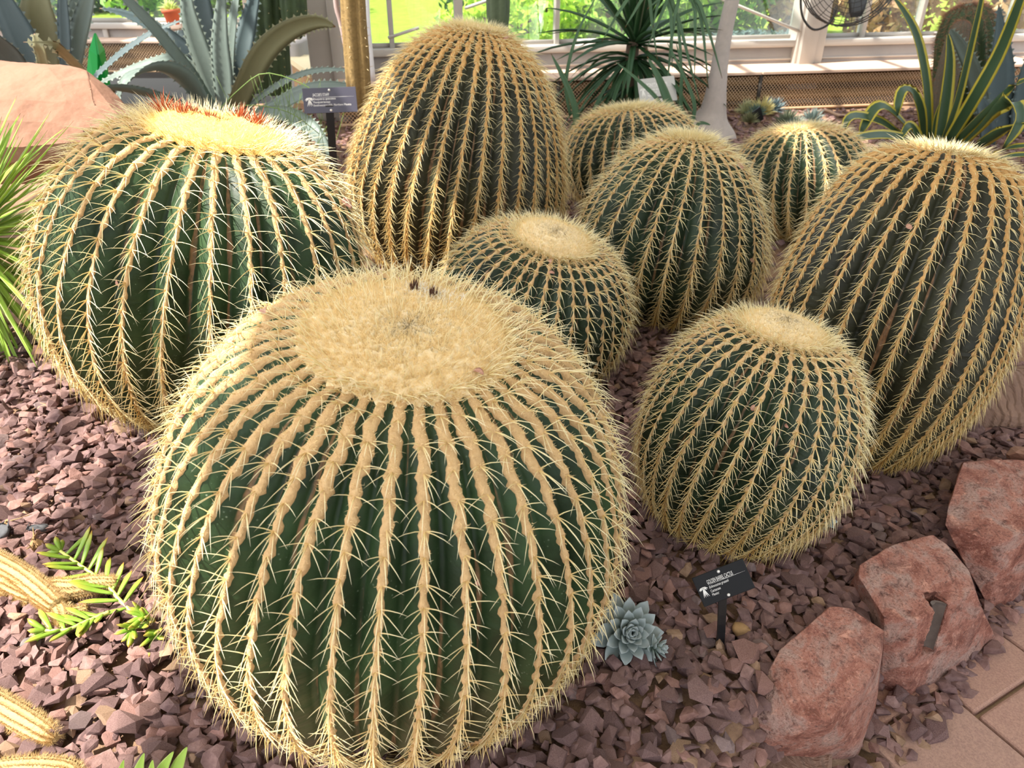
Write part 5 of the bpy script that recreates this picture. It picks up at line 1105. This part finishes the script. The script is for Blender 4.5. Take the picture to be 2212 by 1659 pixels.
tc3 = thing('woolly_cactus', 'pale woolly cactus stem cut off by the bottom border at the lower left', 'cactus', at_z(80, 1680, .0)); tail(tc3, [(-60, 1690), (20, 1672), (90, 1668), (150, 1672), (172, 1690)], [.022, .022, .022, .018, .008], h=.02)
tp = thing('aloe', 'green pointed leaf tips poking up at the bottom border left of the largest barrel', 'plant', at_z(330, 1760, .0))
for x0, y0, x1, y1, w_ in ((372, 1720, 405, 1612, .026), (330, 1725, 376, 1622, .024), (300, 1730, 312, 1625, .022), (265, 1730, 268, 1640, .018), (340, 1735, 330, 1640, .02)):
    P = [at_z(x0, y0, .0), at_z((x0 + x1) / 2 - 6, (y0 + y1) / 2, .03), at_z(x1, y1, .06)]; V, F, uv = leaf_mesh(P, np.array([1, .95, .7, .05]) * w_, (0, -.6, .8), fold=.25, thick=.12, n=10); mk('leaf', V, F, YUC, tp, uv=uv)

# ------------------------------------------------------------------ dried flowers and petals on the barrels
def tuft(key, px, py, size, seed):
    p, n = pick(key, px, py)
    return p, n
B_ = BARRELS['B']; g_ = np.random.default_rng(12)
for i, (px, py, s_) in enumerate([(352, 226, .060), (392, 240, .052), (414, 238, .042), (452, 249, .044), (478, 255, .03), (517, 248, .056), (556, 262, .062)]):
    # ring on the far side of the crown, standing on the wool
    rr_ = ray(px, py + 22); cc_ = B_['loc'] + B_['u'] * (B_['h'] * .985 + .014); c = CAM + rr_ * (((cc_ - CAM) @ B_['u']) / (rr_ @ B_['u']))
    v_ = c - cc_; l_ = np.linalg.norm(v_); c = cc_ + v_ * min(1, .36 * B_['R'] / max(l_, 1e-6)) + B_['u'] * .018; nn = 46; d = nrm(B_['u'] * 1.0 + g_.normal(0, .52, (nn, 3)))
    v, f, u_ = spines_mesh(np.tile(c - B_['u'] * .015, (nn, 1)), d, s_ * g_.uniform(.6, 1.1, nn), np.full(nn, .0028), np.zeros((nn, 3)), np.zeros(nn), 2); mk('dried_flower', v, f, FLOWER, B_['root'], uv=u_, smooth=False)
A_ = BARRELS['A']
for px, py in ((893, 640), (935, 655)):
    p, n = pick('A', px, py)
    if p is None: continue
    p = p + A_['u'] * .008; nn = 22; a_ = g_.uniform(0, 6.28, nn); off_ = np.stack([np.cos(a_), np.sin(a_), np.zeros(nn)], 1) * (.006 * np.sqrt(g_.uniform(0, 1, nn)))[:, None]
    v, f, u_ = spines_mesh(p + off_, A_['u'] + g_.normal(0, .12, (nn, 3)), .024 * g_.uniform(.7, 1.1, nn), np.full(nn, .0013), np.zeros((nn, 3)), np.zeros(nn), 2); mk('dried_flower', v, f, STUB, A_['root'], uv=u_, smooth=False)
    nn = 500; dd = g_.normal(0, 1, (nn, 3)) * [.017, .012, .003]; v, f = hairs_mesh(p + dd, A_['u'] * .4 + g_.normal(0, .8, (nn, 3)), g_.uniform(.006, .012, nn), np.full(nn, .0006)); mk('white_fluff', v, f, FLUFF, A_['root'], kind='stuff')
for key, lst in {'C': [(966, 24, .03), (1092, 66, .02), (1058, 50, .018)], 'B': [(742, 420, .032), (268, 612, .016)], 'D': [(1594, 342, .028), (1622, 562, .016)], 'E': [(988, 503, .020), (1172, 476, .022), (1188, 572, .018), (1186, 594, .016), (1176, 530, .012)],
                 'F': [(1688, 672, .026), (1635, 884, .012), (1705, 920, .01)], 'A': [(583, 662, .02), (1027, 820, .016), (404, 893, .012), (1011, 1254, .012)], 'H': [(1262, 248, .02), (1358, 232, .02), (1420, 262, .02)], 'I': [(1788, 350, .016)], 'G': [(1972, 494, .016)]}.items():
    for px, py, s_ in lst:
        p, n = pick(key, px, py)
        if p is None:
            p, n = pick(key, px, py + 22)
            if p is None: continue
        a_ = nrm(np.cross(n, g_.normal(size=3))); b_ = np.cross(n, a_); p = p + n * .010
        P = [p - a_ * s_ * .5, p + n * .004, p + a_ * s_ * .5 + n * s_ * .25]; V, F, uv = leaf_mesh(P, np.array([.3, 1, .8, .25]) * s_ * .7, n + g_.normal(0, .2, 3), fold=.25, thick=.08, n=6); mk('dried_petal', V, F, PETAL, BARRELS[key]['root'], uv=uv)
